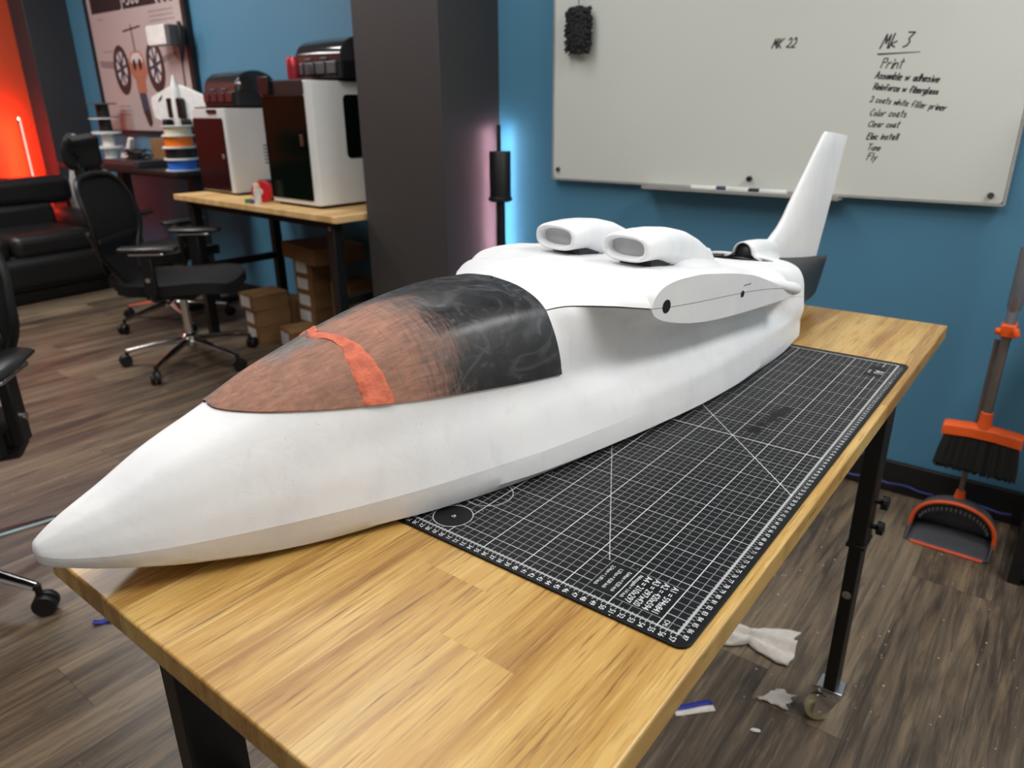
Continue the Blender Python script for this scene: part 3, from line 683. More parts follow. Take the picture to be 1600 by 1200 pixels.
CS=[-.5922,-.5918,-.591,-.589,-.586,-.582,-.577,-.571]+[-.564+.008*i for i in range(46)]+[-.1985]
CS=[s for s in CS if s<=-.198]
def hood(off,drop):
    rings=[]
    for s in CS:
        q=s if s<-.2 else -.2
        h=canopy_ring(q,24,off); sk=canopy_ring(q,24,-.0012)[0]
        r=[sk]+h
        rings.append([P3(s,t,z) for t,z in r]+[P3(s,t,z,-1) for t,z in r[-2::-1]])
    return rings
ho=MB(); rg=hood(.0026,0); ho.loft(rg,False,False)
end=rg[-1]; ho.loft([end,[(XO+(p[0]-XO)*.965,p[1]+.0004,.09+(p[2]-.09)*.965) for p in end]],False,False)
can=ho.build('canopy',M_CANOPY,air,angle=50)
# filler band smeared across the canopy
bd=MB(); NB=40
from mathutils import noise as mno
for side in (1,-1):
    rings=[]
    for k in range(NB):
        u=k/(NB-1)              # 0 at sill .. 1 at ridge
        sc=-.4444-.005*u-.017*max(0,(u-.6)/.4)**1.5
        wd_=.0120+.0045*math.sin(u*5.0+.9)-.003*max(0,(u-.6)/.4)
        row=[]
        for e in (-1,-.9,-.6,-.25,0,.3,.65,.92,1):
            ed=mno.noise(Vector((u*9,side*3+(4 if e>0 else 0),1.5)))*.0022+mno.noise(Vector((u*26,side*3+(9 if e>0 else 0),4.5)))*.0008
            hh=-.0004 if abs(e)==1 else .0007+.0013*(1-e*e)+.0009*mno.noise(Vector((u*14,e*3,side)))
            # the smear splits near the ridge and leaves a hollow
            if u>.55 and abs(e+.15)<.5: hh-=.0016*min(1,(u-.55)/.15)*(1-max(0,(u-.86)/.14))
            cr=canopy_ring(sc+e*wd_+ed*abs(e),NB,.0026+hh); t,z=cr[k]; row.append(P3(sc+e*wd_+ed*abs(e),t,z,side))
        rings.append(row)
    bd.loft(rings,False,False)
fb=bd.build('filler_band',M_FILLER,can,angle=60); fb['label']='orange-red filler smeared in a band across the canopy'
pin=MB().lathe([(.0016,0),(.0016,.0012)],c=P3(-.207,.012,.2185)).build('canopy_screw_hole',mat('dark_hole',(0,0,0)),can)
def deck_z(s,t_):
    d=section(s)[3]
    for p,q in zip(d,d[1:]):
        if q[0]<=t_<=p[0]: return q[1]+(p[1]-q[1])*((t_-q[0])/max(1e-9,p[0]-q[0]))
    return d[0][1]
# --- twin intake nacelles on the lid
def sring(cx,cz,hw,up,dn,s,n=36,pw=3.0):
    out=[]
    for k in range(n):
        a=2*PI*k/n; c,sn=math.cos(a),math.sin(a)
        x=math.copysign(abs(c)**(2/pw),c)*hw; z=math.copysign(abs(sn)**(2/pw),sn)*(up if sn>0 else dn)
        out.append((XO+cx+x,s,cz+z))
    return out
for sd in (1,-1):
    cx=sd*.0685
    nc=MB()
    st=[(.014,.0315,.0125,.0125,.238),(.005,.0325,.0135,.0135,.238),(.0015,.0345,.0152,.0152,.238),(0,.0375,.0175,.0175,.238),(.0015,.0402,.0198,.0196,.238),(.006,.0418,.0212,.0204,.238),(.02,.0425,.0222,.0205,.238),(.045,.0425,.0235,.0215,.2375),(.07,.042,.0240,.030,.236),(.1,.0405,.0238,.040,.233),(.128,.0375,.022,.045,.228),(.157,.033,.019,.045,.219),(.186,.027,.015,.045,.208),(.212,.020,.011,.045,.198),(.232,.011,.006,.04,.190),(.243,.003,.002,.035,.185)]
    # the side shape is flat-topped in front and gathers to a rounded tail
    nc.loft([sring(cx,z,w,u,d,s,36,2.7 if s<.1 else 2.3) for s,w,u,d,z in st],True,False)
    nac=nc.build('intake_nacelle',M_PRIMER,air,angle=60)
    rc=MB(); rc.add(sring(cx,.238,.0318,.0128,.0128,.0138),[tuple(range(36))]); rc.build('intake_recess',M_RECESS,nac)
    nk=MB(); nk.loft([sring(cx,.215,w,.01,.02,s,20,2.5) for s,w in ((.024,.022),(.028,.029),(.078,.029))]); nk.build('shadow_black_pedestal',M_PRINTBLACK_SHADOW,nac)  # pedestal coloured black to stand in for shadow under the front lip
    # fillet skirt where the nacelle meets the deck
    fl=MB()
    fl.loft([[(XO+cx+sx,s,deck_z(s,abs(cx+sx))+dz) for sx,dz in ((-.064*k,-.003),(-.052*k,.0008),(-.042*k,.007*k),(-.032*k,.019*k),(0,.02*k),(.032*k,.019*k),(.042*k,.007*k),(.052*k,.0008),(.064*k,-.003))] for s,k in ((.085,.55),(.095,.85),(.11,.92),(.13,.92),(.17,.8),(.20,.62),(.23,.4),(.255,.2))],False,False)
    fl.build('nacelle_fillet',M_PRIMER,nac,angle=60)
rp=MB(); rp.loft([[(XO-w,s,z0),(XO+w,s,z0),(XO+w*.7,s,z1),(XO-w*.7,s,z1)] for s,w,z0,z1 in ((.25,.02,.170,.186),(.31,.02,.165,.190),(.33,.018,.163,.188),(.346,.016,.160,.168))]); rp.build('deck_fairing',M_PRIMER,air,bevel=.003,angle=50)
# --- tail cone, fin collar and fin
tcn=MB()
def cone_ring(s,w,zb,zt,pw,n=36): return sring(0,(zb+zt)/2,w,(zt-zb)/2,(zt-zb)/2,s,n,pw)
tcn.loft([cone_ring(s,w,zb,zt,pw) for s,w,zb,zt,pw in ((.47,.112,.012,.1475,3.6),(.5,.108,.012,.1465,3.4),(.56,.090,.012,.1385,3.2),(.64,.066,.012,.1275,3.0),(.72,.044,.011,.117,2.8),(.775,.029,.010,.110,2.6),(.79,.025,.012,.108,2.6),(.81,.020,.034,.1055,2.6),(.835,.0135,.062,.1025,2.5),(.855,.008,.085,.1005,2.4),(.866,.004,.0945,.0995,2.2))],True,True)
tl=tcn.build('tail_cone',M_PRINTBLACK_SHADOW,air,angle=50)
def foil(s0,s1,z,tmax,zs=None,n=14):
    out=[]
    for i in range(n):
        q=i/(n-1); x=q*q*(3-2*q) if False else (1-math.cos(PI*q))/2
        y=tmax*5*(.2969*math.sqrt(x)-.126*x-.3516*x*x+.2843*x**3-.1036*x**4)
        out.append((x,y))
    ring=[(XO+y,s0+(s1-s0)*x,z-.0*x if zs is None else z+(zs-z)*x) for x,y in out]+[(XO-y,s0+(s1-s0)*x,z if zs is None else z+(zs-z)*x) for x,y in out[-2:0:-1]]
    return ring
fin=MB()
FS=[(.5590,.815,.137,.101,.030),(.560,.8205,.158,.120,.030),(.575,.827,.172,.145,.029),(.607,.835,.192,.170,.0275),(.628,.842,.213,.192,.026),(.645,.849,.235,.216,.0245),(.675,.860,.270,.254,.022),(.705,.870,.305,.293,.0195),(.735,.880,.340,.330,.0175),(.760,.890,.368,.357,.016),(.772,.890,.376,.364,.012)]
fin.loft([foil(a,b_,z0,tm,z1) for a,b_,z0,z1,tm in FS])
fin.build('tail_fin',M_PRIMER,air,angle=50)
cl=MB()
def arch(s,hw,zb,zt,n=16,sk=0.0):
    r=[(XO+hw*math.cos(PI*k/n),s,zb+(zt-zb)*math.sin(PI*k/n)**.8) for k in range(n+1)]
    return ([(XO+hw+sk,s,zb-.003),(XO+hw+sk*.35,s,zb+.0015)]+r[1:-1]+[(XO-hw-sk*.35,s,zb+.0015),(XO-hw-sk,s,zb-.003)]) if sk else r
cl.loft([arch(.472,.0205,.150,.1785,sk=.018),arch(.50,.0208,.148,.1782,sk=.028),arch(.535,.0200,.142,.1757,sk=.026),arch(.572,.0172,.136,.171,sk=.014),arch(.595,.0135,.131,.168,sk=.008),arch(.615,.0095,.129,.164,sk=.004)],False,False)
cl.build('fin_collar',M_PRIMER,air,angle=60,solid=.003)
cm=MB(); A_=arch(.4785,.0195,.146,.177); cm.add(A_,[tuple(range(len(A_)))]); cm.build('collar_mouth',M_PRINTBLACK_SHADOW,air,solid=.002)
# ------------------------------------------------------------------ workbench
def caster(parent,x,y,yaw=0,zt=.085,tread=None):
    c=MB().box((x,y,zt+.003),(.052,.045,.006)).build('caster_plate',M_STEEL,parent,bevel=.002)
    ca,sa=math.cos(yaw),math.sin(yaw)
    MB().lathe([(.022,zt-.014),(.027,zt-.008),(.027,zt)],c=(x,y,0),n=20).build('swivel_ring',M_CHROME,c)
    ox,oy=x-.02*ca,y-.02*sa
    fk=MB()
    for sd in (-1,1):
        Mx=Matrix.Translation((ox-sa*sd*.0165,oy+ca*sd*.0165,0))@Matrix.Rotation(yaw,4,'Z')@Matrix.Rotation(PI/2,4,'X')
        fk.prism([(-.013,.022),(.013,.022),(.036,zt-.016),(-.012,zt-.012)],Mx,.0022)
    fk.build('fork',M_CHROME,c)
    W=Matrix.Rotation(yaw,3,'Z')@Matrix.Rotation(PI/2,3,'X')
    MB().lathe([(.006,-.012),(.024,-.012),(.0265,-.008),(.0265,.008),(.024,.012),(.006,.012)],c=(ox,oy,.0265),M=W,n=26).build('wheel',tread or mat('cream_rubber_tread',srgb(196,190,150),.5),c)
    MB().cyl((ox-sa*.02,oy+ca*.02,.0265),(ox+sa*.02,oy-ca*.02,.0265),.005,12).build('axle_bolt',M_CHROME,c)
BT=.797
wk=thing('workbench','long butcher block workbench on black adjustable legs with casters','workbench',(0,0,0))
MB().box((-.277,.466,BT-.014),(.606,1.492,.028)).build('tabletop',M_BENCH,wk,bevel=.0025,seg=3)
def bench_leg(x,y,knobs,parent,lx=.030,ly=.058,zt=BT-.028,yaw=0,top=.44):
    lg=MB().box((x,y,(zt+top)/2),(lx,ly,zt-top)).build('leg_tube',M_BLACKMETAL,parent,bevel=.003)
    MB().box((x,y,(.092+top+.05)/2),(lx-.006,ly-.008,top+.05-.092)).build('leg_extension',M_BLACKMETAL,lg,bevel=.002)
    MB().box((x,y,top+.004),(lx+.004,ly+.004,.008)).build('sleeve_collar',M_BLACKPLASTIC,lg,bevel=.001)
    if knobs:
        for z in (.536,.482):
            k=MB(); k.cyl((x+lx/2,y,z),(x+lx/2+.018,y,z),.005,12)
            for q in range(6):
                a=q*PI/3; k.tube([(x+lx/2+.016,y,z),(x+lx/2+.016,y+.013*math.cos(a),z+.013*math.sin(a))],[.007,.0055],8)
            k.lathe([(.006,0),(.013,.004),(.013,.011),(.004,.013)],c=(x+lx/2+.011,y,z),M=Matrix.Rotation(PI/2,3,'Y'),n=18)
            k.build('clamp_knob',M_BLACKPLASTIC,lg)
    MB().lathe([(.0085,-.0025),(.0085,.0),(.003,.0012)],c=(x,y-ly/2+.0035,.331),M=Matrix.Rotation(PI/2,3,'X'),n=18).build('leg_bolt',M_STEEL,lg)
    return lg
bench_leg(-.399,-.232,False,wk); bench_leg(.004-.012,.862,True,wk); bench_leg(-.399,.862,False,wk); bench_leg(-.008,-.232,False,wk)
for x,y,w in ((-.399,-.232,2.4),(-.008,.862,.5),(-.399,.862,1.0),(-.008,-.232,.2)): caster(wk,x,y,w)
rails=MB()
for x in (-.399,-.008): rails.box((x,.315,BT-.045),(.03,1.03,.034))
rails.box((-.2,-.10,BT-.045),(.36,.03,.034)).box((-.2,.70,BT-.045),(.36,.03,.034))
rails.build('under_frame',M_BLACKMETAL,wk,bevel=.002)
MB().box((-.2035,-.222,.553),(.361,.022,.03)).build('cross_bar',M_BLACKMETAL,wk,bevel=.002)

# ------------------------------------------------------------------ cutting mat (1 cm grid, numbered edges)
def mat_material():
    m,nt,lk,b=new_mat('gridded_black_mat')
    tc=N(nt,'ShaderNodeTexCoord'); sp=N(nt,'ShaderNodeSeparateXYZ'); lk.new(tc.outputs['Object'],sp.inputs[0])
    u=math_node(nt,lk,'MULTIPLY',sp.outputs[0],100); v=math_node(nt,lk,'MULTIPLY_ADD',sp.outputs[1],-100,87)
    def ln(x,per,w):
        f=math_node(nt,lk,'FRACT',math_node(nt,lk,'ADD',math_node(nt,lk,'DIVIDE',x,per),.5))
        return math_node(nt,lk,'LESS_THAN',math_node(nt,lk,'MULTIPLY',math_node(nt,lk,'ABSOLUTE',math_node(nt,lk,'SUBTRACT',f,.5)),per),w/2)
    def rng(x,a,c): return math_node(nt,lk,'MULTIPLY',math_node(nt,lk,'GREATER_THAN',x,a),math_node(nt,lk,'LESS_THAN',x,c))
    mx=lambda a,c: math_node(nt,lk,'MAXIMUM',a,c)
    mul=lambda a,c: math_node(nt,lk,'MULTIPLY',a,c)
    inside=mul(rng(u,-.12,57.12),rng(v,-.12,87.12))
    thin=mul(mx(ln(u,1,.045),ln(v,1,.045)),.62)
    bold=mx(mul(ln(u,5,.10),.95),mul(ln(v,5,.085),.8))
    g=mx(thin,bold)
    mid=mul(math_node(nt,lk,'LESS_THAN',math_node(nt,lk,'ABSOLUTE',math_node(nt,lk,'SUBTRACT',v,45)),.09),1.0)
    g=mx(g,mid)
    # blank text panels and the circle window
    blk=mul(rng(u,47.06,54.92),rng(v,81.06,85.94)); blk2=mul(rng(u,53.1,55.95),rng(v,2.6,8.4))
    du=math_node(nt,lk,'SUBTRACT',u,28.3); dv=math_node(nt,lk,'SUBTRACT',v,84.3)
    d=math_node(nt,lk,'SQRT',math_node(nt,lk,'ADD',mul(du,du),mul(dv,dv)))
    circ=math_node(nt,lk,'LESS_THAN',d,2.25)
    keep=math_node(nt,lk,'SUBTRACT',1,mx(mx(blk,blk2),circ))
    keep50=mx(keep,mul(blk,math_node(nt,lk,'LESS_THAN',math_node(nt,lk,'ABSOLUTE',math_node(nt,lk,'SUBTRACT',u,50)),.06)))
    g=mul(g,keep50)
    g=mx(g,mul(math_node(nt,lk,'LESS_THAN',math_node(nt,lk,'ABSOLUTE',math_node(nt,lk,'SUBTRACT',d,2.25)),.05),.8))
    d2=math_node(nt,lk,'SQRT',math_node(nt,lk,'ADD',mul(du,du),mul(math_node(nt,lk,'ADD',dv,6.3),math_node(nt,lk,'ADD',dv,6.3))))
    g=mx(g,mul(math_node(nt,lk,'LESS_THAN',math_node(nt,lk,'ABSOLUTE',math_node(nt,lk,'SUBTRACT',d2,2.9)),.05),.7))
    # angle lines from the far left corner: 45 and 60 degrees
    g=mx(g,math_node(nt,lk,'LESS_THAN',math_node(nt,lk,'ABSOLUTE',math_node(nt,lk,'SUBTRACT',u,v)),.075))
    a60=math_node(nt,lk,'ABSOLUTE',math_node(nt,lk,'SUBTRACT',mul(u,1.732),math_node(nt,lk,'SUBTRACT',v,.25)))
    dash=math_node(nt,lk,'GREATER_THAN',math_node(nt,lk,'FRACT',mul(v,3)),.3)
    g=mx(g,mul(mul(mul(math_node(nt,lk,'LESS_THAN',a60,.12),dash),math_node(nt,lk,'LESS_THAN',v,81)),.75))
    # thick border rulers
    bd=mx(mul(math_node(nt,lk,'LESS_THAN',math_node(nt,lk,'ABSOLUTE',math_node(nt,lk,'SUBTRACT',u,57)),.14),1),mul(math_node(nt,lk,'LESS_THAN',math_node(nt,lk,'ABSOLUTE',math_node(nt,lk,'SUBTRACT',v,87)),.12),.9))
    bd=mx(bd,mx(math_node(nt,lk,'LESS_THAN',math_node(nt,lk,'ABSOLUTE',u),.14),math_node(nt,lk,'LESS_THAN',math_node(nt,lk,'ABSOLUTE',v),.12)))
    g=mul(mx(g,mul(bd,.62)),inside)
    # ruler ticks just outside the border
    tk=mx(mul(mul(ln(u,.5,.06),rng(u,-.05,57.1)),mx(rng(v,86.75,87.42),rng(v,-.42,.25))),mul(mul(ln(v,.5,.06),rng(v,-.05,87.1)),mx(rng(u,56.75,57.42),rng(u,-.42,.25))))
    g=mx(g,mul(tk,.75))
    n=noise(nt,lk,tc.outputs['Object'],30,4,.6); sc=noise(nt,lk,mapping(nt,lk,tc.outputs['Object'],(40,4,1)),1,3,.6)
    blackc=ramp(nt,lk,n,[(.3,srgb(16,17,19)),(.7,srgb(24,25,27))])
    vo=N(nt,'ShaderNodeTexVoronoi'); vo.inputs['Scale'].default_value=75; lk.new(tc.outputs['Object'],vo.inputs['Vector'])
    lint=mul(math_node(nt,lk,'LESS_THAN',vo.outputs['Distance'],.06),ramp(nt,lk,noise(nt,lk,tc.outputs['Object'],11,2),[(.5,(0,0,0)),(.6,(1,1,1))]))
    c=mixc(nt,lk,mul(g,.85),blackc,srgb(222,224,226)); c=mixc(nt,lk,mul(lint,.8),c,srgb(190,190,188))
    # ink smudge
    vf=mul(math_node(nt,lk,'MAXIMUM',math_node(nt,lk,'SUBTRACT',math_node(nt,lk,'ABSOLUTE',math_node(nt,lk,'SUBTRACT',v,37)),5),0),-.09)
    sm=mul(1.0,ramp(nt,lk,math_node(nt,lk,'ADD',math_node(nt,lk,'ADD',noise(nt,lk,tc.outputs['Object'],45,3),vf),mul(math_node(nt,lk,'ABSOLUTE',math_node(nt,lk,'SUBTRACT',math_node(nt,lk,'ADD',u,mul(v,.12)),51.7)),-.22)),[(.28,(0,0,0)),(.42,(1,1,1))]))
    c=mixc(nt,lk,sm,c,srgb(18,18,20))
    lk.new(c,b.inputs['Base Color']); b.inputs['Roughness'].default_value=.42; b.inputs['Specular IOR Level'].default_value=.22
    return m
cm=thing('cutting_mat','black self healing cutting mat with white grid under the aircraft','cutting mat',(-.57,0,BT))
M_PRINT=mat('white_mat_print',srgb(226,228,230),.5)
MB().prism([(p[0]+.285,p[1]+.435) for p in rrect(.60,.90,.012)],Matrix.Identity(4),.003).build('mat_sheet',mat_material(),cm,bevel=.0006)
pr=MB(); pr.keep=True
def mt(txt,u,v,size,align='CENTER'):
    # reading direction toward -Y (near), top of letters toward +X
    M=frame_at((u/100,(87-v)/100,.00312),(0,-1,0),(1,0,0)); text_mesh(pr,txt,size,M,align,(.82,1))
for k in range(1,58): mt(str(k),k-.38,87.86,.0082)
for k in range(1,88): mt(str(k),57.5,k+.05,.0072)
pr.build('printed_edge_numbers',M_PRINT,cm); pr=MB(); pr.keep=True
for i,t_ in enumerate(('A1 = 594x841','A2 = 420x594','A3 = 297x420','A4 = 210x297')): mt(t_,53.75-i*.93,83.5,.0098)
mt('Nahtzugabe = 1/4 inch',50.35,83.5,.0055)
for i,t_ in enumerate(('0,64cm = 0,25 inch','1,27cm = 0,50 inch','2,54cm = 1,00 inch')): mt(t_,49.2-i*.92,83.5,.0058)
pr.build('printed_size_table',M_PRINT,cm); pr=MB(); pr.keep=True
mt('CM',55.35,86.3,.0068); mt('45',28.2,84.3,.007)
mt('A1',54.4,5.9,.022); mt('60 x 90',53.45,5.9,.007)
pr.build('printed_marks',M_PRINT,cm)

# ------------------------------------------------------------------ broom and dustpan at the blue wall
bx,by=.105,1.80
br=thing('broom','upright broom with orange head and black bristles standing in dustpan','broom',(bx,by,.042))
MB().cyl((0,0,.37),(0,.02,.60),.0115,18).build('lower_pole',mat('brown_grey_metal_pole',srgb(122,112,104),.35,.6),br)
MB().cyl((0,.02,.585),(0,.055,.74),.0128,18).build('pole_joint',mat('pole_grey_sleeve',srgb(104,106,112),.45),br)
MB().cyl((0,.03,.60),(0,.08,1.28),.0105,18).build('upper_pole',mat('brown_grey_metal_pole',(0,0,0)),br)
MB().lathe([(.016,0),(.018,.01),(.018,.16),(.0165,.17)],c=(0,.045,.665)).build('foam_grip',mat('pole_grey_sleeve',(0,0,0)),br)
cl_=MB(); cl_.box((0,.03,.612),(.036,.055,.034)).tube([(-.016,.0,.612),(-.028,-.004,.612)],.009,10).tube([(.016,0,.624),(.024,-.004,.602)],.009,8)
cl_.build('pole_clip',M_ORANGE,br,bevel=.003)
hd=MB()
hd.loft([[Vector((x,y*w,z0+z)) for y,z in ((-.022,-.018),(.022,-.018),(.020,.010),(.008,.020),(-.008,.020),(-.020,.010))] for x,w,z0 in ((-.098,.8,.309),(-.09,1,.312),(-.03,1,.318),(.03,1,.318),(.09,1,.312),(.098,.8,.309))],True,True)
hd.lathe([(.02,.33),(.016,.352),(.0155,.378)],n=18)
h=hd.build('broom_head',M_ORANGE,br,bevel=.002,angle=40); h['label']='bright orange plastic broom head'
bs=MB(); R=random.Random(5)
bs.loft([[Vector((x,y,z)) for x,y in ((-w,-d),(w,-d),(w,d),(-w,d))] for w,d,z in ((.090,.018,.296),(.098,.024,.25),(.103,.028,.205))])
for i in range(520):
    x=R.uniform(-.089,.089); y=R.choice((-1,1))*R.uniform(.012,.018); q=1.16+R.uniform(-.03,.03)
    bs.tube([(x,y,.297),(x*1.08,y*1.35,.25),(x*q,y*1.6,.199+R.uniform(-.008,.006))],.0016,4)
bs.build('bristles',mat('black_bristles',srgb(16,16,17),.7),h)
dp=thing('dustpan','upright grey dustpan with orange rim and lip on floor','dustpan',(.088,1.76,0)); dp.scale=(.88,1,.88)
ARC=[(-.125*math.cos(PI*k/16),.165*math.sin(PI*k/16)**.75) for k in range(17)]
tray=MB()
# floor plate rising slightly to the back, back shell arched
rows=[]
for q in range(9):
    y=-.045+.13*q/8; hgt=.004+.012*(q/8)**2
    rows.append([(x*(1-.04*q/8),y,hgt+.0) for x in [-.12+.24*k/12 for k in range(13)]])
tray.loft(rows,False,False)
sh=[]
for q in range(7):
    t_=q/6; y=.085-.075*t_ if False else .085-.10*t_
    sh.append([(-.12*math.cos(PI*k/24)*(1+.03*t_),y-.03*math.sin(PI*k/24)*0,.012+(.125-.035*t_*0)*math.sin(PI*k/24)**.7*(1-.25*t_**2)) for k in range(25)])
sh2=[[(-.12*math.cos(PI*k/24),.085,.010+.001*0+z_*math.sin(PI*k/24)**.7) for k in range(25)] for z_ in (0,.04,.08,.125)]
tray.loft(sh2,False,False); tray.loft(sh[:4],False,False)
# side walls sloping down to the front lip
for sd in (-1,1):
    tray.loft([[(sd*.119,.085-.13*q/8,.006+.0*q),(sd*(.119+.004),.085-.13*q/8,.010+.055*(1-q/8)**1.4)] for q in range(9)],False,False)
pan=tray.build('pan_tray',M_DGREY,dp,angle=50,solid=.004)
rim=MB(); rim.tube([(-.125*math.cos(PI*k/24),.030,.012+.128*math.sin(PI*k/24)**.7) for k in range(25)],.0065,10); rim.build('orange_rim',M_ORANGE,pan)
lip=MB(); lip.box((0,-.047,.004),(.215,.012,.008)); lip.build('rubber_lip',mat('orange_red_rubber',srgb(222,92,62),.5),pan,bevel=.003)
comb=MB()
for k in range(3,22):
    a=PI*k/24; x=-.108*math.cos(a); z=.012+.108*math.sin(a)**.7
    comb.box((x,.034,z-.006),(.006,.016,.012))
comb.build('comb_teeth',M_DGREY,pan,bevel=.001)
hs=MB(); hs.loft([[Vector((-.003+w*math.cos(2*PI*k/12),.055+w*.8*math.sin(2*PI*k/12),z)) for k in range(12)] for w,z in ((.02,.125),(.016,.145),(.0135,.165))]); o=hs.build('handle_socket',M_ORANGE,pan); o.location.y=.028
MB().cyl((-.003,.083,.15),(-.003,.094,.70),.0085,14).build('pan_handle',mat('brown_grey_metal_pole',(0,0,0)),dp)

# ------------------------------------------------------------------ black shelf unit cut by the right edge of the frame
su=thing('shelf_unit','black metal shelf frame with brown board at right edge','shelf',(.262,1.665,0))
f_=MB()
for x in (0,.62):
    for y in (0,.30): f_.box((x,y,.38),(.03,.03,.76))
for z in (.745,.03):
    f_.box((.31,0,z),(.62,.025,.025)).box((.31,.30,z),(.62,.025,.025)).box((0,.15,z),(.025,.30,.025)).box((.62,.15,z),(.025,.30,.025))
f_.build('frame',M_BLACKMETAL,su,bevel=.002)
MB().box((.31,.15,.052),(.60,.29,.018)).build('shelf_board',M_SHELFWOOD,su,bevel=.001)
MB().box((.31,.15,.766),(.65,.33,.018)).build('top_board',M_SHELFWOOD,su,bevel=.001)

# ------------------------------------------------------------------ litter on the floor
def crumple(name,label,cat,cx,cy,lobes,m,seed,thick=.0):
    mb=MB(); R=random.Random(seed)
    bm=bmesh.new()
    bmesh.ops.create_icosphere(bm,subdivisions=4,radius=1.0)
    from mathutils import noise as mn
    out=[]
    for v in bm.verts:
        out.append(v.co.copy())
    vs=[];
    for (lx,ly,lz,sx,sy,sz,rz) in lobes:
        base=len(vs)
        cs,sn=math.cos(rz),math.sin(rz); pts=[]
        for p in out:
            q=p*(1+.30*abs(mn.noise(p*1.9+Vector((lx*90,seed,0))))-.12+.22*mn.noise(p*3.7+Vector((seed,lx*70,0))))
            w=mn.noise(p*7+Vector((seed,0,lx*40)))*.07
            q=q*(1+w)
            x,y,z=q.x*sx,q.y*sy,q.z*sz
            pts.append((lx+x*cs-y*sn,ly+x*sn+y*cs,max(.0015,lz+z)))
        mb.add(pts,[tuple(v.index for v in f.verts) for f in bm.faces],True)
    bm.free()
    o=mb.build(name,m,angle=70); o.location=(cx,cy,0); return tag(o,label,cat)
def folded_sheet(name,label,cat,loc,rz,L,wf,hf,m,seed,nu=44,nv=26,thick=.0025):
    from mathutils import noise as mn
    mb=MB(); rows=[]
    for i in range(nu+1):
        u=i/nu; row=[]
        for j in range(nv+1):
            v=2*j/nv-1; w=wf(u)
            x=(u-.5)*L+.010*mn.noise(Vector((v*2.2,seed,u*3)))*(1 if .05<u<.95 else 2)-.016*v*v*(u-.5)*2
            y=v*w+.006*mn.noise(Vector((u*5,v*2,seed)))
            fold=.5+.5*math.sin(v*7.5+2.2*mn.noise(Vector((u*2.5,seed+3,0)))+u*2)
            z=.003+hf(u)*(1-abs(v)**2.2)*(.45+.55*fold)+.005*abs(mn.noise(Vector((u*7,v*4,seed+7))))
            row.append((x,y,z))
        rows.append(row)
    mb.loft(rows,False,False)
    o=mb.build(name,m,angle=70,solid=thick); o.location=loc; o.rotation_euler.z=rz
    return tag(o,label,cat)
folded_sheet('crumpled_tissue','crumpled white tissue on floor beneath right bench edge','tissue',(-.222,1.002,.001),.25,.205,
    lambda u: .022+.036*abs(math.cos(PI*(u*1.08-.02)))**.8*(1.15 if u>.5 else .85), lambda u: .032-.006*math.sin(PI*u), M_TISSUE,3)
folded_sheet('paper_scrap','small torn white paper scrap on floor near bench caster','paper scrap',(-.113,.842,.001),.55,.075,
    lambda u: .004+.026*u**.8, lambda u: .010*u, M_TISSUE,8,20,12,.0012)
crumple('paper_crumb','tiny white paper crumb on floor left of the scrap','paper crumb',-.114,.735,[(0,0,.002,.011,.005,.003,.5)],M_TISSUE,9)
ts=thing('tape_strip','blue and white masking strip on floor beside the bench','tape strip',(-.243,.712,0),.82)
MB().loft([[(x,-.001,.002+.002*math.sin(x*60)),(x,.013,.004+.002*math.sin(x*60))] for x in [-.045+.09*k/10 for k in range(11)]],False,False).build('blue_backing',M_BLUETAPE,ts,solid=.0012)
MB().loft([[(x,-.015,.0015),(x,-.001,.003+.002*math.sin(x*60))] for x in [-.045+.09*k/10 for k in range(11)]],False,False).build('white_masking_edge',M_TISSUE,ts,solid=.001)
tp=MB(); tp.loft([[(x,-.009,.0015+.006*abs(math.sin(x*70))),(x,.009,.0015+.006*abs(math.sin(x*70+.6)))] for x in [-.026+.052*k/10 for k in range(11)]],False,False)
o=tp.build('tape_piece',M_BLUETAPE,solid=.0012); o.location=(-1.566,.061,0); o.rotation_euler.z=1.0; tag(o,'small crinkled blue tape piece on floor near chair caster','tape piece')
dust=MB(); R=random.Random(21)
for i in range(230):
    x,y=(R.uniform(-.4,.5),R.uniform(.45,1.7)) if i<150 else (R.uniform(-3.2,-.6),R.uniform(-.5,1.4)); r=R.uniform(.0008,.0026)
    dust.add([(x+r*math.cos(a)*R.uniform(.5,1.3),y+r*math.sin(a)*R.uniform(.5,1.3),.0002) for a in (0,1.3,2.5,3.8,5)]+[(x,y,r*.8)],[(0,1,5),(1,2,5),(2,3,5),(3,4,5),(4,0,5)])
tag(dust.build('floor_dust',M_TISSUE),'scattered white sanding crumbs over the plank floor','dust',kind='stuff')
# ------------------------------------------------------------------ printer table beside the right column
tb=thing('printer_table','pale wood table with black legs carrying two 3D printers','table',(-3.80,1.60,0),math.radians(-3.1))
MB().box((.742,.30,.785),(1.485,.60,.03)).build('tabletop',M_DESKWOOD,tb,bevel=.003)
for x,y in ((.10,.06),(1.385,.06),(.10,.54),(1.385,.54)):
    lg=MB().box((x,y,.385),(.05,.05,.77)).build('leg',M_BLACKMETAL,tb,bevel=.003)
    MB().cyl((x,y-.028,.735),(x,y-.022,.735),.010,14).build('leg_bolt',M_STEEL,lg)
cbm=MB()
for x in (.10,1.385): cbm.box((x,.30,.40),(.03,.48,.04))
cbm.box((.742,.54,.74),(1.24,.03,.05)).box((.742,.06,.75),(1.24,.025,.035))
cbm.build('cross_bars',M_BLACKMETAL,tb,bevel=.002)

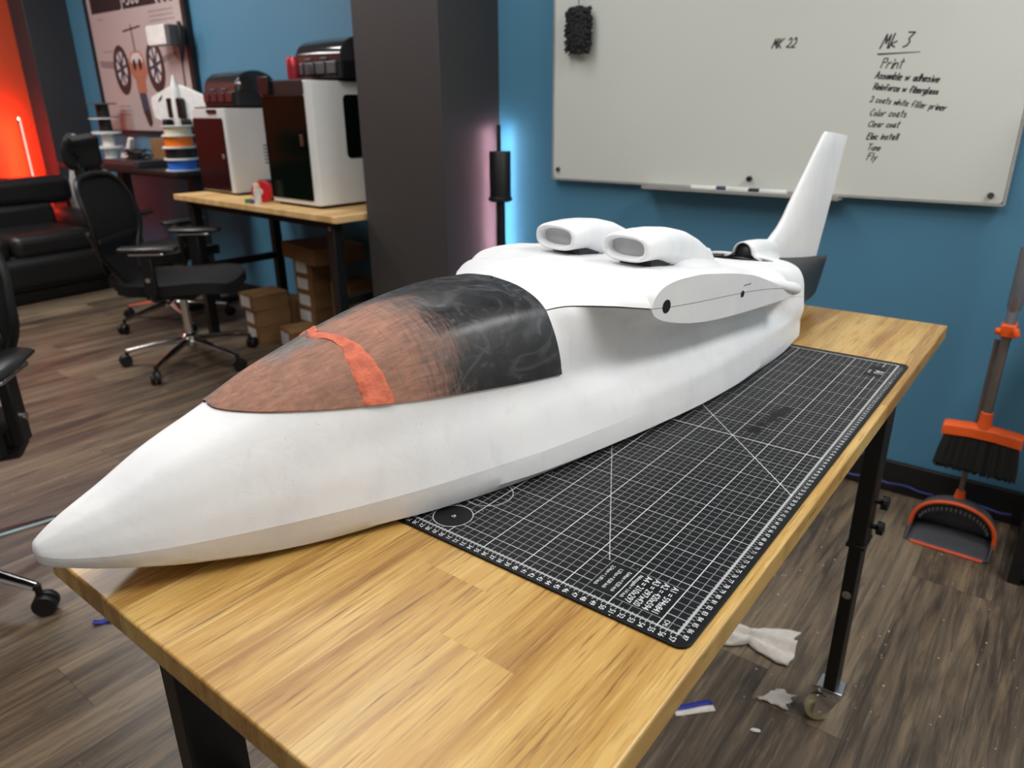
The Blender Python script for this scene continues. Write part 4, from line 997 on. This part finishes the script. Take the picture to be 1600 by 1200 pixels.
M_MAROON=mat('maroon_tinted_glass',srgb(44,17,19),.14,spec=.12,var=.02)
M_DARKGLASS=mat('green_black_tinted_glass',srgb(10,18,13),.14,spec=.12,var=.02)
M_SMOKE=mat('smoked_plastic_dome',srgb(46,46,48),.08,spec=.7,var=.05)
M_CLEARMAROON=mat('maroon_translucent_plastic',srgb(70,40,42),.15,spec=.6)
def spool(name,label,loc,r,h,col,flange,axis='Z',grp=None):
    t=thing(name,label,'spool',loc)
    Mx=None if axis=='Z' else Matrix.Rotation(PI/2,3,'X')
    MB().lathe([(r*.86,-h*.42),(r*.86,h*.42)],M=Mx,n=32).build('filament_winding',col,t)
    for z in (-h*.46,h*.46):
        MB().lathe([(r*.3,z-h*.04),(r,z-h*.04),(r,z+h*.04),(r*.3,z+h*.04)],M=Mx,n=32).build('flange',flange,t)
    return t
def filament_box(label,loc,rz,front):
    """four-spool feeder with a domed lid"""
    t=thing('filament_feeder',label,'filament feeder',loc,rz)
    b=MB().prism(rrect(.36,.27,.03),Matrix.Identity(4),.075).build('feeder_base',M_BLACKPLASTIC,t,bevel=.004)
    fw=MB()
    for i in range(4): fw.box((-.125+.083*i,-.136,.045),(.066,.012,.05))
    fw.build('feed_windows',front,b,bevel=.004)
    dm=MB(); dm.loft([[Vector((x,-.125*math.cos(PI*k/18)*q,.075+.105*math.sin(PI*k/18)**.8*q)) for k in range(19)] for x,q in ((-.178,.90),(-.17,.98),(-.05,1),(.05,1),(.17,.98),(.178,.90))],False,False)
    for x in (-.178,.178): dm.add([Vector((x,-.125*.9*math.cos(PI*k/18),.075+.0945*math.sin(PI*k/18)**.8)) for k in range(19)],[tuple(range(19))])
    dm.build('domed_lid',M_SMOKE,t,angle=40)
    for i in (-1,1): MB().box((i*.06,-.127,.085),(.05,.012,.012)).build('lid_latch',M_DGREY,t,bevel=.003)
    return t
# grey printer on the left
p1=thing('enclosed_printer','smaller grey enclosed 3D printer with dark maroon glass door','3d printer',(-3.60,1.96,.80),math.radians(-5))
sh=MB().prism(rrect(.389,.385,.02),Matrix.Translation((0,0,.012)),.428).build('shell',M_SILVER,p1,bevel=.003)
MB().box((0,0,.006),(.34,.34,.012)).build('foot_plate',M_BLACKPLASTIC,p1)
d_=MB().prism(rrect(.335,.375,.012),frame_at((-.012,-.1915,.205),(1,0,0),(0,0,1)),.006).build('door',M_MAROON,p1,bevel=.001)
MB().box((.135,-.203,.20),(.010,.014,.022)).build('door_handle',M_STEEL,d_,bevel=.002)
MB().prism(rrect(.37,.36,.015),Matrix.Translation((0,0,.440)),.008).build('glass_top',M_MAROON,p1,bevel=.001)
MB().box((.05,-.196,.425),(.10,.008,.02)).build('control_screen',M_BLACKGLOSS,p1,bevel=.001)
vt=MB()
for i in range(6): vt.box((.1945,.05,.16+.018*i),(.003,.10,.007))
vt.build('side_vents',M_DGREY,p1)
filament_box('domed smoked filament feeder on top of the smaller grey printer',(-3.585,1.965,1.249),math.radians(-5),M_CLEARMAROON)
# tall printer on the right
p2=thing('enclosed_printer','taller printer with black glass front and white side window','3d printer',(-2.752,1.90,.80),math.radians(-3.5))
MB().prism(rrect(.40,.50,.022),Matrix.Translation((0,0,.014)),.536).build('shell',M_GREYPLASTIC,p2,bevel=.003)
MB().box((0,0,.007),(.36,.44,.014)).build('foot_plate',M_BLACKPLASTIC,p2)
MB().prism(rrect(.40,.44,.02),Matrix.Translation((-.0,0.0,.5495)),.008).build('top_lid',M_BLACKPLASTIC,p2,bevel=.001)
MB().prism(rrect(.345,.455,.010),frame_at((-.014,-.2485,.262),(1,0,0),(0,0,1)),.006).build('front_door',M_DARKGLASS,p2,bevel=.001)
MB().prism(rrect(.345,.06,.010),frame_at((-.014,-.2485,.521),(1,0,0),(0,0,1)),.008).build('front_header',M_BLACKPLASTIC,p2,bevel=.001)
MB().box((-.13,-.262,.535),(.085,.02,.075)).build('tilted_screen',M_BLACKGLOSS,p2,bevel=.003)
MB().prism(rrect(.27,.275,.022),frame_at((.1985,.06,.355),(0,1,0),(0,0,1)),.005).build('side_window',M_DARKGLASS,p2,bevel=.001)
MB().box((.12,-.258,.30),(.012,.014,.05)).build('door_handle',mat('bronze_handle',srgb(92,60,44),.4),p2,bevel=.002)
filament_box('domed black filament feeder on top of the taller printer',(-2.70,1.93,1.3585),math.radians(-3.5),M_DGREY)
can_=thing('drink_can','small red and silver drink can on front edge of taller printer','can',(-2.79,1.735,1.358))
MB().lathe([(.024,0),(.028,.006),(.028,.085),(.023,.095)],n=24).build('can_body',mat('red_can_print',srgb(190,60,70),.3,.5,var=.3,scale=30),can_)
MB().lathe([(.0235,.094),(.0235,.098),(.019,.096)],n=24).build('can_lid',M_CHROME,can_)
# small things between the printers
t=thing('card_box','small dark box behind the red dispenser between printers','box',(-3.10,1.74,.80))
MB().box((0,0,.05),(.075,.06,.10)).build('carton',mat('dark_navy_carton',srgb(26,28,44),.5),t,bevel=.002)
t=thing('grey_tool_stand','grey angled tool stand leaning behind the small dark box','tool stand',(-3.12,1.90,.80))
MB().prism([(-.03,0),(.03,0),(.045,.15),(-.005,.17)],Matrix.Rotation(PI/2,4,'X'),.05).build('stand_body',mat('mid_grey_plastic',srgb(98,100,104),.5),t,bevel=.003)
t=thing('tape_dispenser','bright red round dispenser on the table between the printers','dispenser',(-3.045,1.665,.80))
MB().lathe([(.018,-.02),(.05,-.02),(.052,-.012),(.052,.012),(.05,.02),(.018,.02)],c=(0,0,.052),M=Matrix.Rotation(PI/2,3,'X')@Matrix.Rotation(.5,3,'Y'),n=30).build('dispenser_body',M_RED,t)
MB().lathe([(.014,-.021),(.020,-.021),(.020,.021),(.014,.021)],c=(0,0,.052),M=Matrix.Rotation(PI/2,3,'X'),n=24).build('hub_ring',M_WHITEPL,t)
t=thing('glue_bottle','white glue stick standing beside the red dispenser','glue bottle',(-2.995,1.60,.80))
MB().lathe([(.016,0),(.017,.004),(.017,.07)],n=20).build('bottle_body',M_WHITEPL,t)
MB().lathe([(.0145,.07),(.0145,.095),(.012,.10)],n=20).build('cap',mat('pale_peach_cap',srgb(232,205,180),.4),t)
for nm,lb,x,y,c,s in (('filament_sample','yellow plastic sample piece at table edge left of dispenser',-3.115,1.625,srgb(215,190,40),.016),('filament_sample','green plastic sample piece beside the yellow one',-3.08,1.60,srgb(60,140,70),.015),('filament_sample','purple plastic sample piece below the red dispenser',-3.035,1.60,srgb(100,70,160),.016)):
    t=MB(); t.prism(rrect(s*2,s*1.3,s*.3),Matrix.Identity(4),s*1.3)
    o=t.build(nm,mat(lb.split()[0]+'_sample_plastic',c,.4),bevel=.002); o.location=(x,y,.80); o.rotation_euler.z=x*9; tag(o,lb,'plastic sample','samples')

# ------------------------------------------------------------------ cardboard boxes under the printer table
M_TAPE=mat('clear_brown_tape',srgb(165,128,84),.35)
def carton(label,x,y,z,w,d,h,rz=0,lab=True,grp='cardboard boxes under the printer table'):
    t=thing('cardboard_box',label,'box',(x,y,z),math.radians(rz),grp)
    MB().box((0,0,h/2),(w,d,h-.002)).build('carton',M_CARD,t,bevel=.0015)
    fl=MB(); fl.box((0,0,h-.018),(w+.003,d+.003,.002)); fl.build('lid_edge',mat('cardboard_edge',srgb(112,80,48),.8),t)
    if lab: MB().box((-.01,-d/2-.0012,h*.52),(w*.62,.0015,h*.66)).build('shipping_label',M_LABELPAPER,t)
    return t
fx,fy=-3.35,1.80
carton('cardboard box at floor level of the front left stack',fx,fy,0,.155,.20,.095,-8)
carton('middle cardboard box of the front left stack',fx,fy,.095,.155,.20,.095,-10)
carton('top cardboard box of the front left stack with label at left',fx-.005,fy-.01,.19,.165,.21,.09,-6)
nm_=('lowest','second lowest','middle','fourth','topmost small')
mx_,my_=-3.14,2.03
for i,w in enumerate(nm_): carton('%s labelled box of the tall middle stack'%w,mx_+(.004,-.004,.002,-.002,0)[i],my_,.092*i,.17,.22,.092,-4)
carton('wide flat cardboard box lying on top of tall middle stack',-3.08,2.02,.46,.40,.30,.088,-12,False)
rx_,ry_=-2.86,2.05
for i,w in enumerate(('lowest','second','third','topmost')): carton('%s box of the labelled stack right of the tall one'%w,rx_,ry_,.09*i,.16,.22,.09,-3)
carton('small box peeking out behind the front left stack',-3.36,2.02,.0,.15,.20,.20,-5)
carton('wider box standing right of the table leg',-2.58,2.02,0,.26,.26,.33,-4,False)
carton('low open box on floor between the front stacks',-3.06,1.80,0,.17,.17,.12,-14)

# ------------------------------------------------------------------ black desk at the alcove wall and its clutter
dk=thing('standing_desk','black topped standing desk behind the office chairs','desk',(-4.95,2.035,0))
MB().box((0,0,.872),(1.66,.45,.030)).build('desk_top',M_BLACKPLASTIC,dk,bevel=.004)
for x in (-.33,.62):
    l=MB().box((x,0,.42),(.08,.06,.84)).build('lifting_column',mat('desk_dark_grey',srgb(58,60,64),.5),dk,bevel=.003)
    MB().box((x,0,.0175),(.07,.42,.035)).build('foot',M_BLACKMETAL,l,bevel=.003)
MB().box((.145,.05,.83),(.9,.06,.04)).build('cross_beam',M_BLACKMETAL,dk,bevel=.002)
DZ=.887
spool('filament_spool','blue filament spool at the bottom of the stack on desk',(-4.26,1.93,DZ+.034),.098,.068,M_BLUESPOOL,M_WHITEPL)
spool('filament_spool','black filament spool in the middle of the desk stack',(-4.262,1.93,DZ+.102),.098,.068,M_BLACKPLASTIC,M_WHITEPL)
spool('filament_spool','orange filament spool above the black spool on desk',(-4.258,1.932,DZ+.170),.096,.068,M_ORSPOOL,M_WHITEPL)
spool('filament_spool','cream filament spool topping the desk stack',(-4.255,1.934,DZ+.232),.092,.055,mat('cream_filament',srgb(215,205,175),.5),M_WHITEPL)
for i,(c,f) in enumerate(((M_WHITEPL,M_WHITEPL),(M_WHITEPL,M_WHITEPL),(M_BLACKPLASTIC,M_GREYPLASTIC),(M_BLACKPLASTIC,M_DGREY))):
    t=spool('empty_reel','%s empty reel in the stack at left end of desk'%('bottom white','upper white','lower black','top black')[i],(-5.56,2.10,DZ+.05+.10*i),.10,.10,c,f)
    t.scale=(1,1,1)
    for ch in t.children:
        if ch.name.startswith('filament_winding'): ch.name='reel_core'; ch.scale=(.5,.5,1)
t=thing('cardboard_box','tan cardboard box on desk beside the coloured spools','box',(-4.77,2.14,DZ))
MB().box((0,0,.085),(.25,.14,.17)).build('carton',M_CARD,t,bevel=.002)
t=thing('equipment_case','flat dark grey case lying on the black desk','case',(-4.86,1.935,DZ))
MB().box((0,0,.0225),(.50,.22,.045)).build('case_body',mat('dark_case_shell',srgb(46,46,48),.4),t,bevel=.006)
MB().box((0,-.111,.026),(.40,.004,.006)).build('case_seam',M_STEEL,t)
cb=MB(); R=random.Random(31)
for j in range(5):
    pts=[]; a0=R.uniform(0,6)
    for k in range(30): a=a0+k*.42; r=.05+.05*math.sin(k*.37+j); pts.append((r*1.6*math.cos(a),r*.7*math.sin(a),.006+.012*j+.008*math.sin(k)))
    cb.tube(pts,.0045,6)
o=cb.build('tangled_cables',M_BLACKPLASTIC); o.location=(-4.80,1.93,DZ+.05); tag(o,'tangle of black cables on the flat grey case','cables')
t=thing('white_plastic_bracket','upright white plastic bracket among cables on desk','bracket',(-5.0,1.98,DZ+.046))
MB().prism([(-.10,0),(.02,0),(.05,.06),(.085,.125),(.055,.135),(.01,.075),(-.06,.045)],Matrix.Rotation(PI/2,4,'X'),.03).build('bracket_body',M_WHITEPL,t,bevel=.004)
# white model aeroplane standing on its tail on the desk
wm=thing('model_drone','white twin boom model drone standing nose up on desk','model aircraft',(-4.54,2.13,DZ),math.radians(12))
bdy=MB(); bdy.loft([[Vector((.72*w*math.cos(2*PI*k/18),w*.7*math.sin(2*PI*k/18)-.02,z)) for k in range(18)] for w,z in ((.012,.18),(.034,.2),(.046,.28),(.048,.36),(.042,.44),(.03,.50),(.014,.54),(.006,.555))]); bdy.build('fuselage',M_WHITEPL,wm,angle=50)
for s in (-1,1):
    wg=MB().prism([(s*.02,.25),(s*.02,.50),(s*.08,.485),(s*.24,.43),(s*.25,.39),(s*.24,.30),(s*.10,.25)],frame_at((0,.01,0),(1,0,0),(0,0,1)),.02); wg.build('wing',M_WHITEPL,wm,bevel=.006)
    MB().prism(rrect(.035,.15,.015),frame_at((s*.085,-.012,.22),(1,0,0),(0,0,1)),.06).build('motor_pod',M_BLACKPLASTIC,wm,bevel=.006)
    MB().prism(rrect(.05,.12,.012),frame_at((s*.042,-.016,.36),(1,0,0),(0,0,1)),.03).build('dark_side_panel',M_BLACKGLOSS,wm,bevel=.004)
MB().prism(rrect(.10,.11,.01),frame_at((.19,-.012,.22),(1,0,0),(0,0,1)),.012).build('wing_tip_panel',M_BLACKPLASTIC,wm,bevel=.002)
MB().prism([(-.18,.40),(-.15,.41),(-.13,.44),(-.16,.42)],frame_at((0,-.012,0),(1,0,0),(0,0,1)),.002).build('wing_marking',M_INK,wm)
MB().lathe([(.06,0),(.06,.012),(.036,.02),(.036,.19)],n=24).build('stand',M_BLACKPLASTIC,wm)
md=thing('boom_camera','white boxy camera on thin black gooseneck above the drone','camera',(-4.50,2.17,DZ))
MB().tube([(.0,.02,0),(0,.02,.25),(-.005,.0,.50),(0,0,.62),(.02,0,.70),(.035,0,.78),(.03,0,.86)],[.006,.006,.005,.005,.018,.022,.012],10).build('gooseneck',M_BLACKPLASTIC,md)
MB().lathe([(.07,0),(.07,.015),(.02,.022)],c=(0,.02,0)).build('base',M_BLACKMETAL,md)
cb_=MB().prism(rrect(.25,.115,.014),frame_at((-.15,.04,.79),(1,0,0),(0,0,1)),.10).build('camera_body',M_WHITEPL,md,bevel=.005)
MB().box((-.02,-.0105,.785),(.05,.102,.118)).build('grey_end_panel',M_DGREY,cb_,bevel=.004)
# white panel behind the sofa end
o=MB().prism([(0,0),(.30,0),(.30,.70),(.17,1.0),(.13,1.07),(.10,1.07),(0,.62)],frame_at((-6.165,1.99,0),(0,1,0),(0,0,1)),.02).build('foam_wing_panel',M_WHITEPL,bevel=.003)
o.rotation_euler=(0,0,0); tag(o,'tall white wing panel leaning at the dark column behind sofa','panel')

# ------------------------------------------------------------------ sofa
sf=thing('sofa','black leather sofa with stitched back under the red light','sofa',(-5.36,1.985,0),math.radians(3))
def cushion(name,c,d,bulge,parent,m=M_LEATHER,bev=.045):
    o=MB().box(c,d).build(name,m,parent,bevel=bev,seg=5,angle=60)
    return o
cushion('base',(-.40,-1.0,.20),(.72,1.78,.26),0,sf,bev=.05)
MB().box((-.38,-1.0,.045),(.66,1.7,.07)).build('plinth',M_BLACKTRIM,sf)
cushion('front_rail',(-.035,-1.0,.215),(.13,1.74,.20),0,sf,bev=.06)
for i in range(3): cushion('seat_cushion',(-.30,-.46-.545*i,.375),(.56,.535,.17),0,sf,bev=.06)
for i in range(3):
    cushion('lower_back_cushion',(-.625,-.46-.545*i,.505),(.17,.54,.19),0,sf,bev=.04)
up=cushion('upper_back',(-.675,-1.0,.685),(.20,1.98,.20),0,sf,bev=.06)
for i in range(4):
    MB().box((-.5635,-.60-.35*i,.69),(.003,.004,.15)).build('stitch_seam',M_BLACKTRIM,up)
cushion('armrest',(-.38,-.075,.33),(.70,.20,.44),0,sf,bev=.08); cushion('armrest',(-.38,-1.93,.33),(.70,.20,.44),0,sf,bev=.08)

# ------------------------------------------------------------------ office chairs (local: faces +x)
def smooth_path(P,n):
    L=[0.0]
    for a,b in zip(P,P[1:]): L.append(L[-1]+sum((u-v)**2 for u,v in zip(a,b))**.5)
    F=[pchip(L,[p[i] for p in P]) for i in range(3)]
    return [tuple(f(L[-1]*k/(n-1)) for f in F) for k in range(n)]
def office_chair(label,x,y,rz,head=True,grp='ergonomic mesh chairs',spin=0):
    t=thing('office_chair',label,'chair',(x,y,0),math.radians(rz),grp)
    for k in range(5):
        a=math.radians(72*k+spin); c,s=math.cos(a),math.sin(a)
        l=MB().tube([(.03*c,.03*s,.125),(.17*c,.17*s,.105),(.315*c,.315*s,.078)],[.024,.019,.014],12,flat=.75).build('star_leg',M_CHROME,t)
        x0,y0=.318*c,.318*s; tx,ty=-s,c
        cs=MB(); cs.cyl((x0,y0,.05),(x0,y0,.085),.009,12)
        for sd in (-1,1):
            W=Matrix.Rotation(a+.5,3,'Z')@Matrix.Rotation(PI/2,3,'X')
            off=W@Vector((0,0,sd*.013))
            cs.lathe([(.010,-.009),(.027,-.009),(.030,-.005),(.030,.005),(.027,.009),(.010,.009)],c=(x0+off.x+.012*c,y0+off.y+.012*s,.030),M=W,n=20)
        cs.build('caster',M_BLACKPLASTIC,l,angle=50)
    MB().lathe([(.034,.095),(.040,.11),(.040,.15),(.028,.16)],n=20).build('hub',M_CHROME,t)
    MB().cyl((0,0,.15),(0,0,.36),.019,16).build('gas_lift',M_CHROME,t)
    mc=MB().box((-.03,0,.375),(.24,.16,.055)).build('tilt_mechanism',M_BLACKPLASTIC,t,bevel=.012)
    MB().tube([(0,-.06,.37),(.02,-.24,.365)],.007,8).build('tilt_lever',M_CHROME,mc)
    st=MB()
    st.loft([[Vector((x_,w*math.cos(PI*k/14),z_+dz*math.sin(PI*k/14)*0+.018*abs(math.cos(PI*k/14))**2)) for k in range(15)]+[Vector((x_,w*math.cos(PI*(14-k)/14),z_-.055+.02*abs(math.cos(PI*k/14)))) for k in range(15)] for x_,w,z_,dz in ((-.22,.20,.445,0),(-.15,.24,.44,0),(0,.25,.44,0),(.15,.245,.452,0),(.24,.22,.448,0),(.275,.17,.432,0))])
    st.build('seat',M_MESHFAB,t,angle=50)
    # back frame: bowed ring, mesh panel, lumbar pad
    prof=[(-.17,.06,.40),(-.245,.13,.50),(-.265,.20,.60),(-.255,.235,.70),(-.27,.235,.80),(-.305,.20,.90),(-.325,.12,.945),(-.33,0,.955)]
    prof=smooth_path(prof,26)
    path=[(px,w,z) for px,w,z in prof]+[(px,-w,z) for px,w,z in prof[-2::-1]]
    MB().tube(path,.0135,8).build('backrest_frame',M_BLACKPLASTIC,t)
    bp=MB(); bp.loft([[Vector((px-.02*math.sin(PI*k/10),w*math.cos(PI*k/10),z)) for k in range(11)] for px,w,z in prof[:-1]],False,False); bp.build('backrest',M_MESHFAB,t,angle=60,solid=.004)
    lm=MB(); lm.loft([[Vector((-.262-.012*math.sin(PI*k/10)-q2,.19*math.cos(PI*k/10),z)) for k in range(11)] for z,q2 in ((.50,-.004),(.55,.012),(.62,.012),(.67,-.004))],False,False); lm.build('lumbar_support',M_BLACKPLASTIC,t,angle=60,solid=.012)
    MB().tube([(-.10,0,.37),(-.25,0,.41),(-.315,0,.52),(-.325,0,.70),(-.34,0,.86),(-.375,0,.98)],[.03,.03,.022,.019,.016,.014],10).build('spine',M_BLACKPLASTIC,t)
    for sd in (-1,1):
        MB().tube([(-.315,sd*.02,.52),(-.33,sd*.10,.62),(-.30,sd*.20,.70)],[.014,.012,.010],8).build('spine_brace',M_BLACKPLASTIC,t)
    if head:
        MB().tube([(-.375,0,.98),(-.40,0,1.01),(-.375,0,1.045)],[.014,.014,.012],8).build('headrest_stem',M_BLACKPLASTIC,t)
        hr=MB(); hr.loft([[Vector((-.335-.05*(1-(k/6-1)**2)*1.0-dx,.155*(k/6-1)*q,z+.012*(k/6-1)**2)) for k in range(13)] for z,q,dx in ((.975,.82,.0),(1.005,1,.012),(1.045,1,.016),(1.085,.95,.010),(1.105,.8,-.006))],False,False); hr.build('headrest',M_MESHFAB,t,angle=60,solid=.024)
    for sd in (-1,1):
        ps=MB(); ps.tube([(-.02,sd*.15,.385),(-.02,sd*.265,.40),(-.015,sd*.285,.44)],[.016,.018,.02],10); ps.box((-.015,sd*.287,.525),(.055,.030,.19))
        po_=ps.build('armrest_post',M_BLACKPLASTIC,t,bevel=.006)
        MB().cyl((-.015,sd*.300,.50),(-.015,sd*.312,.50),.011,12).build('height_button',M_CHROME,po_)
        MB().box((0,sd*.285,.622),(.16,.07,.012)).build('pad_plate',M_CHROME,po_,bevel=.004)
        pd=MB(); pd.loft([[Vector((x_,sd*.285+w*math.cos(2*PI*k/16),.641+h_*math.sin(2*PI*k/16))) for k in range(16)] for x_,w,h_ in ((-.13,.028,.008),(-.12,.040,.013),(0,.047,.015),(.11,.043,.014),(.128,.030,.009))]); pd.build('armrest_pad',M_LEATHER,po_,angle=50)
    return t
office_chair('nearer black mesh office chair with chrome star base facing printers',-3.32,1.31,40,spin=44)
office_chair('black mesh chair behind the nearer one beside the sofa',-4.16,1.66,92,spin=40)
office_chair('black office chair cut by the left edge, caster near bench',-2.02,-.16,-40,spin=67)
